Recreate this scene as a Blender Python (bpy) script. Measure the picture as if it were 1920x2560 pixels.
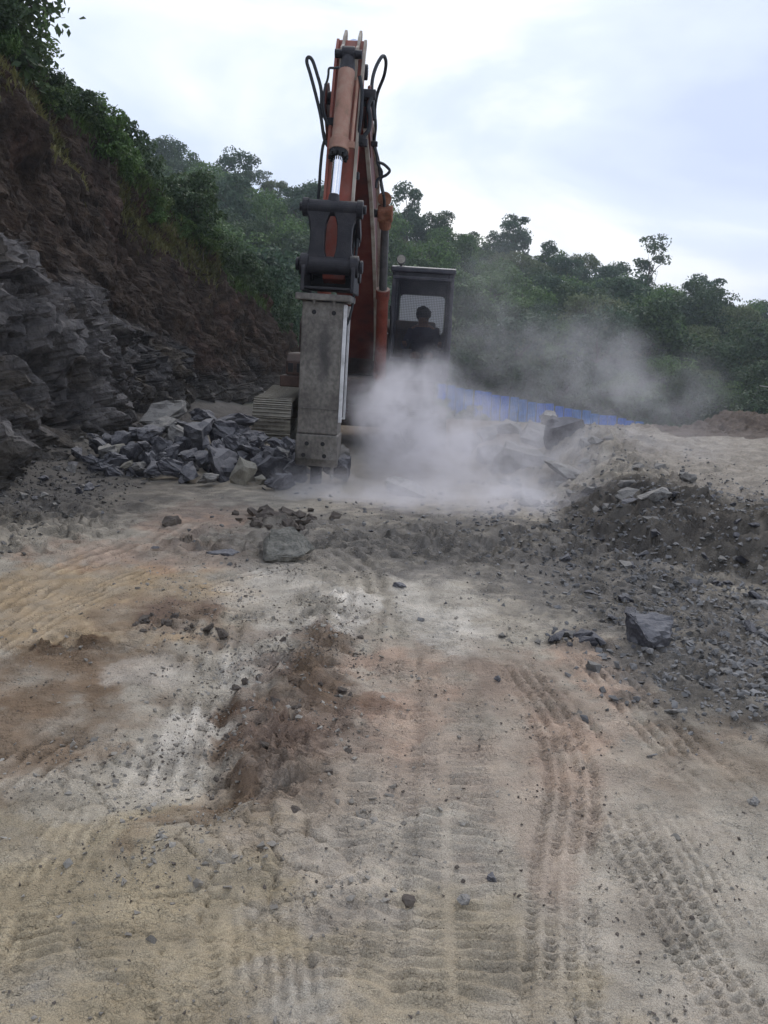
import bpy, bmesh, math, random
import numpy as np
from mathutils import Vector, Matrix, Euler

random.seed(7); rng = np.random.default_rng(11)
scene = bpy.context.scene
COL = scene.collection
for o in list(bpy.data.objects): bpy.data.objects.remove(o)

# ------------------------------------------------------------------ camera
HC, PIT, ROLL, FPX = 1.75, math.radians(11.0), math.radians(2.0), 900.0
cam_d = bpy.data.cameras.new('camera'); cam = bpy.data.objects.new('camera', cam_d); COL.objects.link(cam)
CAM_R = Matrix.Rotation(math.pi/2-PIT, 3, 'X') @ Matrix.Rotation(ROLL, 3, 'Z')
cam.matrix_world = Matrix.Translation((0, 0, HC)) @ CAM_R.to_4x4()
cam_d.sensor_fit = 'AUTO'; cam_d.sensor_width = 36.0; cam_d.lens = FPX/1024*36
cam_d.clip_start = 0.05; cam_d.clip_end = 2000
scene.camera = cam

# ------------------------------------------------------------------ sky, sun, exposure
SUN_EL, SUN_AZ = math.radians(44), math.radians(14)       # ahead of the camera, a little to the right, behind cloud
w = bpy.data.worlds.new('World'); scene.world = w; w.use_nodes = True
nt = w.node_tree; nt.nodes.clear(); N = nt.nodes.new; LK = nt.links.new
bg = N('ShaderNodeBackground'); wo = N('ShaderNodeOutputWorld'); LK(bg.outputs[0], wo.inputs[0])
sky = N('ShaderNodeTexSky'); sky.sky_type = 'NISHITA'; sky.sun_disc = False
sky.sun_elevation = SUN_EL; sky.sun_rotation = SUN_AZ; sky.air_density = 1.2; sky.dust_density = 3.0
tc = N('ShaderNodeTexCoord'); mp = N('ShaderNodeMapping'); mp.inputs['Scale'].default_value = (1.0, 1.0, 2.6)
LK(tc.outputs['Generated'], mp.inputs[0])
n1 = N('ShaderNodeTexNoise'); n1.inputs['Scale'].default_value = 1.7; n1.inputs['Detail'].default_value = 6; n1.inputs['Roughness'].default_value = .5; n1.inputs['Distortion'].default_value = .5
mp.inputs['Location'].default_value = (.35, .2, 0.1)
LK(mp.outputs[0], n1.inputs['Vector'])
cr = N('ShaderNodeValToRGB'); LK(n1.outputs[0], cr.inputs[0])
e = cr.color_ramp.elements
e[0].position = .36; e[0].color = (5.1, 6.1, 8.7, 1); e[1].position = .62; e[1].color = (11.6, 11.7, 11.8, 1)
k = e.new(.49); k.color = (6.9, 7.9, 9.9, 1)
mx = N('ShaderNodeMix'); mx.data_type = 'RGBA'; mx.inputs[0].default_value = .86
LK(sky.outputs[0], mx.inputs[6]); LK(cr.outputs[0], mx.inputs[7]); LK(mx.outputs[2], bg.inputs[0])
bg.inputs[1].default_value = 0.1
sd = bpy.data.lights.new('sun', 'SUN'); sd.energy = 1.2; sd.angle = math.radians(18); sd.color = (1, .96, .9)
sun = bpy.data.objects.new('sun', sd); COL.objects.link(sun)
sdir = Vector((math.sin(SUN_AZ)*math.cos(SUN_EL), math.cos(SUN_AZ)*math.cos(SUN_EL), math.sin(SUN_EL)))
sun.rotation_euler = sdir.to_track_quat('Z', 'Y').to_euler()
vs = scene.view_settings; vs.view_transform = 'Standard'; vs.look = 'None'; vs.exposure = 0.24; vs.gamma = 1.0; vs.use_curve_mapping = False
cy = scene.cycles; cy.volume_bounces = 3; cy.max_bounces = 8; cy.transparent_max_bounces = 16; cy.volume_step_rate = 3.0; cy.use_denoising = True; cy.use_adaptive_sampling = True; cy.adaptive_threshold = .025

# ------------------------------------------------------------------ pixel -> place (photograph pixels, 1920 x 2560, at a real depth)
def ray(sx, sy): return CAM_R @ Vector(((sx-960)*.4/FPX, -(sy-1280)*.4/FPX, -1.0))
def at(sx, sy, Y=None, z=None):
    d = ray(sx, sy); t = Y/d.y if Y is not None else (z-HC)/d.z
    return Vector((0, 0, HC))+d*t
def atd(dx, dy, **k): return at(dx*1.1573, dy*1.1573, **k)

# ------------------------------------------------------------------ noise in numpy
_perm = {}
def _p(seed):
    if seed not in _perm:
        r = np.random.default_rng(seed+1000); p = r.permutation(512); _perm[seed] = (np.concatenate([p, p]), r.normal(size=(512, 3)))
        g = _perm[seed][1]; g /= np.linalg.norm(g, axis=1, keepdims=True); g *= 1.4
    return _perm[seed]
def perlin(x, y, z=None, seed=0):
    p, g = _p(seed)
    x = np.asarray(x, float); y = np.asarray(y, float)
    f = lambda t: t*t*t*(t*(t*6-15)+10)
    xi = np.floor(x).astype(int); yi = np.floor(y).astype(int); xf = x-xi; yf = y-yi; u = f(xf); v = f(yf)
    if z is None:
        def gd(i, j): gg = g[p[(p[(xi+i) & 511]+yi+j) & 511]]; return gg[..., 0]*(xf-i)+gg[..., 1]*(yf-j)
        a = gd(0, 0)*(1-u)+gd(1, 0)*u; b = gd(0, 1)*(1-u)+gd(1, 1)*u
        return a*(1-v)+b*v
    z = np.asarray(z, float); zi = np.floor(z).astype(int); zf = z-zi; w_ = f(zf)
    def gd(i, j, k): gg = g[p[(p[(p[(xi+i) & 511]+yi+j) & 511]+zi+k) & 511]]; return gg[..., 0]*(xf-i)+gg[..., 1]*(yf-j)+gg[..., 2]*(zf-k)
    def pl(k):
        a = gd(0, 0, k)*(1-u)+gd(1, 0, k)*u; b = gd(0, 1, k)*(1-u)+gd(1, 1, k)*u
        return a*(1-v)+b*v
    return pl(0)*(1-w_)+pl(1)*w_
def fbm(x, y, z=None, oct=4, seed=0, gain=.5):
    s = 0; a = 1; f = 1
    for i in range(oct):
        s = s+a*perlin(x*f, y*f, None if z is None else z*f, seed+i); a *= gain; f *= 2.03
    return s
def facets(x, y, z=None, seed=0, tilt=.8):
    """angular broken-stone relief: every cell is a tilted plane with its own level; returns (height, distance to the cell edge)"""
    p, g = _p(seed+50); dims = 2 if z is None else 3
    P = [np.asarray(q, float) for q in ((x, y) if z is None else (x, y, z))]
    I = [np.floor(q).astype(int) for q in P]
    best = np.full(P[0].shape, 9e9); sec = best.copy(); h = np.zeros(P[0].shape)
    offs = [(i, j, k_) for i in (-1, 0, 1) for j in (-1, 0, 1) for k_ in ((0,) if dims == 2 else (-1, 0, 1))]
    for o in offs:
        c = [I[d]+o[d] for d in range(dims)]
        hsh = c[0] & 511
        for d in range(1, dims): hsh = (p[hsh]+c[d]) & 511
        hsh = p[hsh]; gv = g[hsh]
        D = [P[d]-(c[d]+.5+.34*g[(hsh+77) & 511][..., d]) for d in range(dims)]
        dist = sum(q*q for q in D)
        hh = sum(D[d]*gv[..., d] for d in range(dims))*tilt+gv[..., 2 if dims == 2 else 0]*.35
        m = dist < best
        sec = np.where(m, best, np.minimum(sec, dist)); h = np.where(m, hh, h); best = np.where(m, dist, best)
    return h, np.sqrt(sec)-np.sqrt(best)
def sst(a, b, x):
    t = np.clip((x-a)/(b-a), 0, 1); return t*t*(3-2*t)
def gauss(x, y, cx, cy_, rx, ry=None, ang=0):
    ry = ry or rx; dx = x-cx; dy = y-cy_; c, s = math.cos(ang), math.sin(ang)
    return np.exp(-(((dx*c+dy*s)/rx)**2+((-dx*s+dy*c)/ry)**2))

# ------------------------------------------------------------------ mesh helpers
def tag(o, label=None, cat=None, group=None, kind=None):
    if label: o['label'] = label
    if cat: o['category'] = cat
    if group: o['group'] = group
    if kind: o['kind'] = kind
    return o
def link(o, parent=None):
    COL.objects.link(o)
    if parent is not None: o.parent = parent
    return o
def empty(name, loc=(0, 0, 0), rot=(0, 0, 0)):
    o = bpy.data.objects.new(name, None); o.location = loc; o.rotation_euler = rot; o.empty_display_size = .2; return link(o)
def np_mesh(name, V, Fq, smooth=True):
    me = bpy.data.meshes.new(name); V = np.asarray(V, np.float32); Fq = np.asarray(Fq, np.int32); k_ = Fq.shape[1]
    me.vertices.add(len(V)); me.vertices.foreach_set('co', V.ravel())
    me.loops.add(Fq.size); me.loops.foreach_set('vertex_index', Fq.ravel())
    me.polygons.add(len(Fq)); me.polygons.foreach_set('loop_start', np.arange(0, Fq.size, k_, dtype=np.int32))
    me.polygons.foreach_set('loop_total', np.full(len(Fq), k_, np.int32))
    me.polygons.foreach_set('use_smooth', np.full(len(Fq), smooth))
    me.update(calc_edges=True); return me
def grid_faces(nr, nc):
    i = np.arange(nr*nc).reshape(nr, nc)
    return np.stack([i[:-1, :-1], i[:-1, 1:], i[1:, 1:], i[1:, :-1]], -1).reshape(-1, 4)
def vcol(me, name, rgb):
    a = me.color_attributes.new(name, 'FLOAT_COLOR', 'POINT')
    c = np.ones((len(rgb), 4), np.float32); c[:, :3] = rgb; a.data.foreach_set('color', c.ravel())

class MB:
    """collects simple solids, builds ONE mesh object"""
    def __init__(s): s.v = []; s.f = []
    def add(s, vs_, fs): b = len(s.v); s.v += [tuple(v) for v in vs_]; s.f += [tuple(b+i for i in f) for f in fs]; return s
    def box(s, c, d, m=None):
        x, y, z = [q/2 for q in d]; vs_ = [Vector((sx*x, sy*y, sz*z)) for sx in (-1, 1) for sy in (-1, 1) for sz in (-1, 1)]
        if m is not None: vs_ = [m @ v for v in vs_]
        return s.add([v+Vector(c) for v in vs_], [(0, 1, 3, 2), (4, 6, 7, 5), (0, 4, 5, 1), (2, 3, 7, 6), (0, 2, 6, 4), (1, 5, 7, 3)])
    def cyl(s, a, b, r, r2=None, n=16, cap=True):
        a = Vector(a); b = Vector(b); r2 = r if r2 is None else r2; q = (b-a).to_track_quat('Z', 'Y')
        R = [q @ Vector((math.cos(t), math.sin(t), 0)) for t in [2*math.pi*i/n for i in range(n)]]
        vs_ = [a+v*r for v in R]+[b+v*r2 for v in R]
        fs = [(i, (i+1) % n, n+(i+1) % n, n+i) for i in range(n)]
        if cap: fs += [tuple(range(n))[::-1], tuple(range(n, 2*n))]
        return s.add(vs_, fs)
    def tube(s, pts, r, n=8, sub=5):
        P = catmull([Vector(p) for p in pts], sub); rings = []
        up = Vector((.3, .9, .2)).normalized()
        for i, p in enumerate(P):
            t = (P[min(i+1, len(P)-1)]-P[max(i-1, 0)]).normalized(); u = t.cross(up).normalized(); v_ = t.cross(u)
            rr = r[i*len(r)//len(P)] if isinstance(r, (list, tuple)) else r
            rings.append([p+(u*math.cos(2*math.pi*j/n)+v_*math.sin(2*math.pi*j/n))*rr for j in range(n)])
        vs_ = [v for R in rings for v in R]; m = len(rings)
        fs = [(i*n+j, i*n+(j+1) % n, (i+1)*n+(j+1) % n, (i+1)*n+j) for i in range(m-1) for j in range(n)]
        return s.add(vs_, fs+[tuple(range(n)), tuple(range((m-1)*n, m*n))[::-1]])
    def prism(s, poly, x0, x1):
        """polygon in (y, z), pulled along x"""
        n = len(poly); vs_ = [(x0, y, z) for y, z in poly]+[(x1, y, z) for y, z in poly]
        return s.add(vs_, [(i, (i+1) % n, n+(i+1) % n, n+i) for i in range(n)]+[tuple(range(n))[::-1], tuple(range(n, 2*n))])
    def rings(s, loops):
        """loft through closed loops of equal length"""
        n = len(loops[0]); vs_ = [p for L in loops for p in L]; m = len(loops)
        return s.add(vs_, [(i*n+j, i*n+(j+1) % n, (i+1)*n+(j+1) % n, (i+1)*n+j) for i in range(m-1) for j in range(n)]+[tuple(range(n))[::-1], tuple(range((m-1)*n, m*n))])
    def mesh(s, name, material=None):
        me = bpy.data.meshes.new(name); me.from_pydata(s.v, [], s.f)
        bm = bmesh.new(); bm.from_mesh(me); bmesh.ops.recalc_face_normals(bm, faces=bm.faces); bm.to_mesh(me); bm.free()
        if material: me.materials.append(material)
        return me
    def build(s, name, material, parent=None, bevel=0.0, smooth=False, seg=2):
        o = bpy.data.objects.new(name, s.mesh(name, material)); link(o, parent)
        if smooth:
            for p in o.data.polygons: p.use_smooth = True
            o.data.set_sharp_from_angle(angle=math.radians(40))
        if bevel:
            b = o.modifiers.new('bevel', 'BEVEL'); b.width = bevel; b.segments = seg; b.limit_method = 'ANGLE'; b.angle_limit = math.radians(35)
        return o
def catmull(P, sub):
    if len(P) < 3: return P
    out = []; Q = [P[0]*2-P[1]]+P+[P[-1]*2-P[-2]]
    for i in range(1, len(Q)-2):
        a, b, c, d = Q[i-1:i+3]
        for k_ in range(sub):
            t = k_/sub; out.append(.5*((2*b)+(c-a)*t+(2*a-5*b+4*c-d)*t*t+(3*b-a-3*c+d)*t**3))
    return out+[P[-1]]

# ------------------------------------------------------------------ materials
def pmat(name, cols, scale=4.0, rough=.8, bump=.0, bscale=30.0, metal=0.0, detail=8, attr=None, dust=None, trans=0.0, bdist=.02, stretch=(1, 1, 1), spec=.3, speck=0.0):
    """cols: list of (position, rgb) of a noise ramp; attr multiplies in a colour attribute; dust = (rgb, amount) settles on faces that look up"""
    m = bpy.data.materials.new(name); m.use_nodes = True; t = m.node_tree; n = t.nodes.new; l = t.links.new
    b = t.nodes['Principled BSDF']; b.inputs['Roughness'].default_value = rough; b.inputs['Metallic'].default_value = metal
    b.inputs['Specular IOR Level'].default_value = spec
    co = n('ShaderNodeTexCoord'); mpg = n('ShaderNodeMapping'); mpg.inputs['Scale'].default_value = stretch; l(co.outputs['Object'], mpg.inputs[0])
    no = n('ShaderNodeTexNoise'); no.inputs['Scale'].default_value = scale; no.inputs['Detail'].default_value = detail; no.inputs['Roughness'].default_value = .6
    l(mpg.outputs[0], no.inputs['Vector'])
    ra = n('ShaderNodeValToRGB'); l(no.outputs[0], ra.inputs[0]); el = ra.color_ramp.elements
    el[0].position, el[1].position = cols[0][0], cols[-1][0]; el[0].color = (*cols[0][1], 1); el[1].color = (*cols[-1][1], 1)
    for p, c in cols[1:-1]: k_ = el.new(p); k_.color = (*c, 1)
    out = ra.outputs[0]
    if attr:
        at_ = n('ShaderNodeAttribute'); at_.attribute_name = attr
        mm = n('ShaderNodeMix'); mm.data_type = 'RGBA'; mm.blend_type = 'MULTIPLY'; mm.inputs[0].default_value = 1
        l(out, mm.inputs[6]); l(at_.outputs['Color'], mm.inputs[7]); out = mm.outputs[2]
    if speck:
        vo = n('ShaderNodeTexNoise'); vo.inputs['Scale'].default_value = speck; vo.inputs['Detail'].default_value = 3; l(mpg.outputs[0], vo.inputs['Vector'])
        r2 = n('ShaderNodeMapRange'); r2.inputs[1].default_value = .35; r2.inputs[2].default_value = .65; r2.inputs[3].default_value = .72; r2.inputs[4].default_value = 1.22; l(vo.outputs[0], r2.inputs[0])
        mm = n('ShaderNodeMix'); mm.data_type = 'RGBA'; mm.blend_type = 'MULTIPLY'; mm.inputs[0].default_value = 1
        l(out, mm.inputs[6]); l(r2.outputs[0], mm.inputs[7]); out = mm.outputs[2]
    if dust:
        ge = n('ShaderNodeNewGeometry'); sx = n('ShaderNodeSeparateXYZ'); l(ge.outputs['Normal'], sx.inputs[0])
        n2 = n('ShaderNodeTexNoise'); n2.inputs['Scale'].default_value = 9; n2.inputs['Detail'].default_value = 6; l(co.outputs['Object'], n2.inputs['Vector'])
        ad = n('ShaderNodeMath'); ad.operation = 'MULTIPLY_ADD'; l(n2.outputs[0], ad.inputs[0]); ad.inputs[1].default_value = .9; l(sx.outputs[2], ad.inputs[2])
        mr = n('ShaderNodeMapRange'); mr.inputs[1].default_value = .45; mr.inputs[2].default_value = 1.25; mr.inputs[4].default_value = dust[1]; l(ad.outputs[0], mr.inputs[0])
        mm = n('ShaderNodeMix'); mm.data_type = 'RGBA'; l(mr.outputs[0], mm.inputs[0]); l(out, mm.inputs[6]); mm.inputs[7].default_value = (*dust[0], 1); out = mm.outputs[2]
    l(out, b.inputs['Base Color'])
    if bump:
        bn = n('ShaderNodeTexNoise'); bn.inputs['Scale'].default_value = bscale; bn.inputs['Detail'].default_value = 8; bn.inputs['Roughness'].default_value = .65; l(mpg.outputs[0], bn.inputs['Vector'])
        bp = n('ShaderNodeBump'); bp.inputs['Strength'].default_value = bump; bp.inputs['Distance'].default_value = bdist; l(bn.outputs[0], bp.inputs['Height']); l(bp.outputs[0], b.inputs['Normal'])
    if trans:
        tr = n('ShaderNodeBsdfTranslucent'); l(out, tr.inputs[0]); ms = n('ShaderNodeMixShader'); ms.inputs[0].default_value = trans
        l(b.outputs[0], ms.inputs[1]); l(tr.outputs[0], ms.inputs[2]); l(ms.outputs[0], t.nodes['Material Output'].inputs[0])
    return m
DUST = (.33, .31, .28)
M = {}
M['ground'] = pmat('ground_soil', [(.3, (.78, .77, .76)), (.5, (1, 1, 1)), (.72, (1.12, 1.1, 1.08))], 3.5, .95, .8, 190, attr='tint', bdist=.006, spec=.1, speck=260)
M['cliff'] = pmat('cliff_rock', [(.3, (.34, .33, .33)), (.5, (.64, .62, .61)), (.72, (1.0, .96, .91))], 3.0, .92, .9, 22, attr='tint', bdist=.06, spec=.15, speck=9)
M['rock'] = pmat('quarry_rock', [(.3, (.034, .033, .04)), (.5, (.07, .068, .077)), (.7, (.13, .126, .13))], 2.2, .85, .8, 14, bdist=.03, dust=((.26, .25, .25), .5), speck=50)
M['rock_tan'] = pmat('tan_rock', [(.3, (.16, .145, .115)), (.5, (.22, .2, .16)), (.7, (.28, .255, .2))], 2.2, .9, .8, 14, bdist=.03, dust=((.33, .31, .26), .5), speck=50)
M['slab'] = pmat('olive_slab', [(.3, (.1, .095, .08)), (.5, (.145, .138, .118)), (.7, (.19, .18, .155))], 2.2, .9, .8, 14, bdist=.03, speck=50)
M['rock_dusty'] = pmat('dusty_rock', [(.3, (.11, .105, .1)), (.5, (.17, .162, .152)), (.7, (.24, .228, .212))], 2.2, .9, .8, 14, bdist=.03, dust=((.33, .305, .27), .6), speck=50)
M['gravel'] = pmat('gravel', [(.3, (.09, .087, .088)), (.5, (.16, .155, .15)), (.7, (.26, .25, .24))], .9, .9, .5, 40, speck=6)
M['clod'] = pmat('dark_clods', [(.3, (.07, .055, .045)), (.5, (.11, .09, .075)), (.7, (.17, .145, .12))], 3, .95, .6, 30)
M['scree'] = pmat('dark_scree', [(.3, (.05, .046, .042)), (.5, (.095, .088, .08)), (.7, (.17, .16, .145))], .9, .9, .5, 40, speck=6)
M['crumb'] = pmat('dusty_crumbs', [(.3, (.16, .14, .115)), (.5, (.26, .235, .2)), (.7, (.38, .36, .32))], .9, .95, .5, 60, speck=8)
M['orange'] = pmat('worn_orange_paint', [(.3, (.07, .022, .015)), (.5, (.17, .035, .02)), (.72, (.2, .075, .048))], 5, .75, .25, 60, dust=((.28, .22, .18), .6))
M['boomred'] = pmat('dark_red_boom_paint', [(.3, (.05, .014, .011)), (.5, (.1, .02, .014)), (.72, (.14, .042, .03))], 4, .6, .2, 50, dust=((.28, .22, .18), .5))
M['stickred'] = pmat('red_stick_paint', [(.3, (.17, .055, .036)), (.5, (.29, .06, .038)), (.72, (.22, .115, .085))], 3.5, .6, .25, 50, stretch=(1, 1, .5), dust=((.28, .22, .18), .5))
M['cyl'] = pmat('dusty_pink_cylinder', [(.28, (.19, .13, .085)), (.48, (.33, .18, .13)), (.7, (.38, .27, .2))], 5, .7, .3, 50)
M['beige'] = pmat('pale_flange_beige', [(.3, (.16, .11, .085)), (.46, (.32, .27, .22)), (.72, (.46, .43, .37))], 6, .8, .3, 50, stretch=(1, 1, .4))
M['steel'] = pmat('greasy_black_steel', [(.3, (.008, .008, .011)), (.5, (.014, .013, .017)), (.75, (.034, .03, .032))], 7, .55, .4, 60, spec=.3, dust=((.09, .08, .075), .2))
M['hammer'] = pmat('scuffed_grey_steel', [(.3, (.05, .045, .04)), (.44, (.125, .112, .098)), (.6, (.17, .155, .137)), (.76, (.235, .217, .193))], 2.0, .65, .35, 45, stretch=(1, 1, .85), spec=.5, metal=.15, speck=22)
M['hammer_edge'] = pmat('pale_scuffed_edge', [(.3, (.36, .35, .34)), (.5, (.58, .57, .57)), (.7, (.7, .69, .69))], 6, .6, .3, 45)
M['grime'] = pmat('grimy_deck', [(.3, (.025, .018, .015)), (.5, (.05, .03, .024)), (.7, (.085, .05, .04))], 6, .8, .4, 40, dust=((.12, .1, .085), .4))
M['rust'] = pmat('rusty_iron', [(.3, (.1, .04, .02)), (.5, (.2, .08, .045)), (.7, (.3, .16, .1))], 9, .85, .5, 60)
M['hole'] = pmat('bolt_recess', [(.3, (.012, .012, .013)), (.7, (.025, .024, .024))], 9, .8)
M['rubber'] = pmat('hose_rubber', [(.3, (.012, .014, .018)), (.7, (.03, .032, .036))], 12, .5, .2, 80)
M['track'] = pmat('muddy_track_steel', [(.3, (.07, .062, .05)), (.5, (.14, .125, .1)), (.7, (.23, .21, .17))], 6, .8, .5, 40, dust=((.3, .28, .23), .7))
M['cab'] = pmat('dark_cab_paint', [(.3, (.018, .018, .026)), (.5, (.03, .03, .042)), (.7, (.06, .057, .066))], 5, .5, .2, 40, spec=.4, dust=((.2, .19, .18), .4))
M['roddark'] = pmat('oily_cylinder_rod', [(.3, (.05, .048, .05)), (.7, (.12, .115, .115))], 6, .35, .1, 40, metal=.4)
M['chrome'] = pmat('chrome_rod', [(.3, (.75, .76, .8)), (.7, (.88, .88, .9))], 3, .16, 0, metal=1.0)
M['lamp'] = pmat('lamp_glass', [(.3, (.22, .2, .17)), (.7, (.36, .33, .28))], 9, .3)
M['blue_faded'] = pmat('faded_blue_sheet_paint', [(.3, (.012, .1, .3)), (.5, (.02, .15, .44)), (.7, (.05, .2, .5))], 1.2, .6, .1, 20, speck=3)
M['blue'] = pmat('blue_sheet_paint', [(.3, (.005, .08, .36)), (.5, (.007, .125, .54)), (.7, (.015, .17, .6))], 1.2, .5, .1, 20, speck=3)
M['post'] = pmat('fence_post_steel', [(.3, (.05, .07, .12)), (.7, (.1, .12, .18))], 5, .6)
M['wood'] = pmat('bark', [(.3, (.05, .04, .03)), (.7, (.12, .1, .08))], 8, .9, .6, 30)
M['skin'] = pmat('skin', [(.3, (.14, .075, .05)), (.7, (.2, .11, .075))], 9, .6)
M['shirt'] = pmat('dark_shirt', [(.3, (.025, .022, .04)), (.7, (.05, .045, .07))], 14, .9)
M['hair'] = pmat('black_hair', [(.3, (.008, .008, .01)), (.7, (.02, .018, .02))], 30, .7)
M['tin'] = pmat('weathered_tin', [(.3, (.2, .19, .18)), (.5, (.34, .33, .31)), (.7, (.42, .4, .38))], 4, .6, .2, 20)
M['plank'] = pmat('dark_hut_boards', [(.3, (.03, .022, .02)), (.7, (.075, .055, .05))], 4, .9, .4, 20, stretch=(1, 1, .2))
M['teal'] = pmat('teal_sheet', [(.3, (.03, .15, .14)), (.7, (.06, .24, .22))], 3, .7)
# crumbly relief of the soil: rounded crumbs in drifts
t = M['ground'].node_tree; n = t.nodes.new; l = t.links.new; b = t.nodes['Principled BSDF']; old = b.inputs['Normal'].links[0].from_socket
co = n('ShaderNodeTexCoord'); wn = n('ShaderNodeTexNoise'); wn.inputs['Scale'].default_value = 30; l(co.outputs['Object'], wn.inputs['Vector'])
wa = n('ShaderNodeVectorMath'); wa.operation = 'MULTIPLY_ADD'; l(wn.outputs['Color'], wa.inputs[0]); wa.inputs[1].default_value = (.03, .03, .03); l(co.outputs['Object'], wa.inputs[2])
hs = []
for sc__, lo_ in ((48, .42), (110, .38)):
    vo = n('ShaderNodeTexVoronoi'); vo.inputs['Scale'].default_value = sc__; l(wa.outputs[0], vo.inputs['Vector'])
    pn = n('ShaderNodeTexNoise'); pn.inputs['Scale'].default_value = sc__/9; pn.inputs['Detail'].default_value = 4; l(co.outputs['Object'], pn.inputs['Vector'])
    pr_ = n('ShaderNodeMapRange'); pr_.inputs[1].default_value = lo_; pr_.inputs[2].default_value = lo_+.16; l(pn.outputs[0], pr_.inputs[0])
    iv = n('ShaderNodeMath'); iv.operation = 'SUBTRACT'; iv.inputs[0].default_value = 1.0; l(vo.outputs['Distance'], iv.inputs[1])
    mu = n('ShaderNodeMath'); mu.operation = 'MULTIPLY'; l(iv.outputs[0], mu.inputs[0]); l(pr_.outputs[0], mu.inputs[1]); hs.append((mu.outputs[0], .55/sc__))
for hsock, dist in hs:
    bp = n('ShaderNodeBump'); bp.inputs['Strength'].default_value = .9; bp.inputs['Distance'].default_value = dist; l(hsock, bp.inputs['Height']); l(old, bp.inputs['Normal']); old = bp.outputs[0]
l(old, b.inputs['Normal'])
# oil stain running down the breaker's front plate
t = M['hammer'].node_tree; n = t.nodes.new; l = t.links.new; b = t.nodes['Principled BSDF']; src = b.inputs['Base Color'].links[0].from_socket
co = n('ShaderNodeTexCoord'); wn = n('ShaderNodeTexNoise'); wn.inputs['Scale'].default_value = 6; wn.inputs['Detail'].default_value = 5; l(co.outputs['Object'], wn.inputs['Vector'])
wa = n('ShaderNodeVectorMath'); wa.operation = 'MULTIPLY_ADD'; l(wn.outputs['Color'], wa.inputs[0]); wa.inputs[1].default_value = (.12, 0, .3); l(co.outputs['Object'], wa.inputs[2])
s1 = n('ShaderNodeVectorMath'); s1.operation = 'SUBTRACT'; l(wa.outputs[0], s1.inputs[0]); s1.inputs[1].default_value = (-.05, -5.46, 1.82)
s2 = n('ShaderNodeVectorMath'); s2.operation = 'DIVIDE'; l(s1.outputs[0], s2.inputs[0]); s2.inputs[1].default_value = (.085, .4, .42)
s3 = n('ShaderNodeVectorMath'); s3.operation = 'LENGTH'; l(s2.outputs[0], s3.inputs[0])
mr = n('ShaderNodeMapRange'); mr.interpolation_type = 'SMOOTHSTEP'; mr.inputs[1].default_value = 1.25; mr.inputs[2].default_value = .3; mr.inputs[4].default_value = .75; l(s3.outputs['Value'], mr.inputs[0])
mm = n('ShaderNodeMix'); mm.data_type = 'RGBA'; l(mr.outputs[0], mm.inputs[0]); l(src, mm.inputs[6]); mm.inputs[7].default_value = (.035, .032, .033, 1); l(mm.outputs[2], b.inputs['Base Color'])
def leafmat(name, a, b, c, tr=.25): return pmat(name, [(.3, a), (.5, b), (.72, c)], .8, .6, 0, trans=tr, spec=.25, detail=3, speck=5)
M['leaf_dark'] = leafmat('dark_foliage', (.034, .056, .026), (.054, .086, .036), (.084, .118, .044))
M['leaf_mid'] = leafmat('green_foliage', (.052, .098, .028), (.086, .15, .04), (.13, .195, .055))
M['leaf_blue'] = leafmat('blue_green_foliage', (.038, .068, .04), (.06, .1, .053), (.088, .132, .066))
M['leaf_pale'] = leafmat('pale_olive_foliage', (.07, .095, .04), (.115, .145, .06), (.17, .185, .095))
M['leaf_lime'] = leafmat('lime_grass', (.05, .085, .025), (.08, .125, .036), (.13, .165, .055), .3)
M['leaf_yellow'] = leafmat('yellowing_grass', (.08, .085, .03), (.14, .135, .05), (.2, .18, .08), .3)
M['understory'] = pmat('undergrowth_floor', [(.3, (.012, .024, .012)), (.5, (.025, .045, .02)), (.7, (.05, .06, .03))], .6, .95, .8, 4, bdist=.3)

def glassy(name, col, t):
    m = bpy.data.materials.new(name); m.use_nodes = True; n = m.node_tree; b = n.nodes['Principled BSDF']
    b.inputs['Base Color'].default_value = (*col, 1); b.inputs['Roughness'].default_value = .25
    tr = n.nodes.new('ShaderNodeBsdfTransparent'); tl = n.nodes.new('ShaderNodeBsdfTranslucent'); tl.inputs[0].default_value = (*col, 1)
    m1 = n.nodes.new('ShaderNodeMixShader'); m1.inputs[0].default_value = .6; n.links.new(b.outputs[0], m1.inputs[1]); n.links.new(tl.outputs[0], m1.inputs[2])
    m2 = n.nodes.new('ShaderNodeMixShader'); m2.inputs[0].default_value = t; n.links.new(m1.outputs[0], m2.inputs[1]); n.links.new(tr.outputs[0], m2.inputs[2])
    n.links.new(m2.outputs[0], n.nodes['Material Output'].inputs[0]); return m
M['dusty_glass'] = glassy('dusty_rear_glass', (.48, .5, .54), .35)
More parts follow.
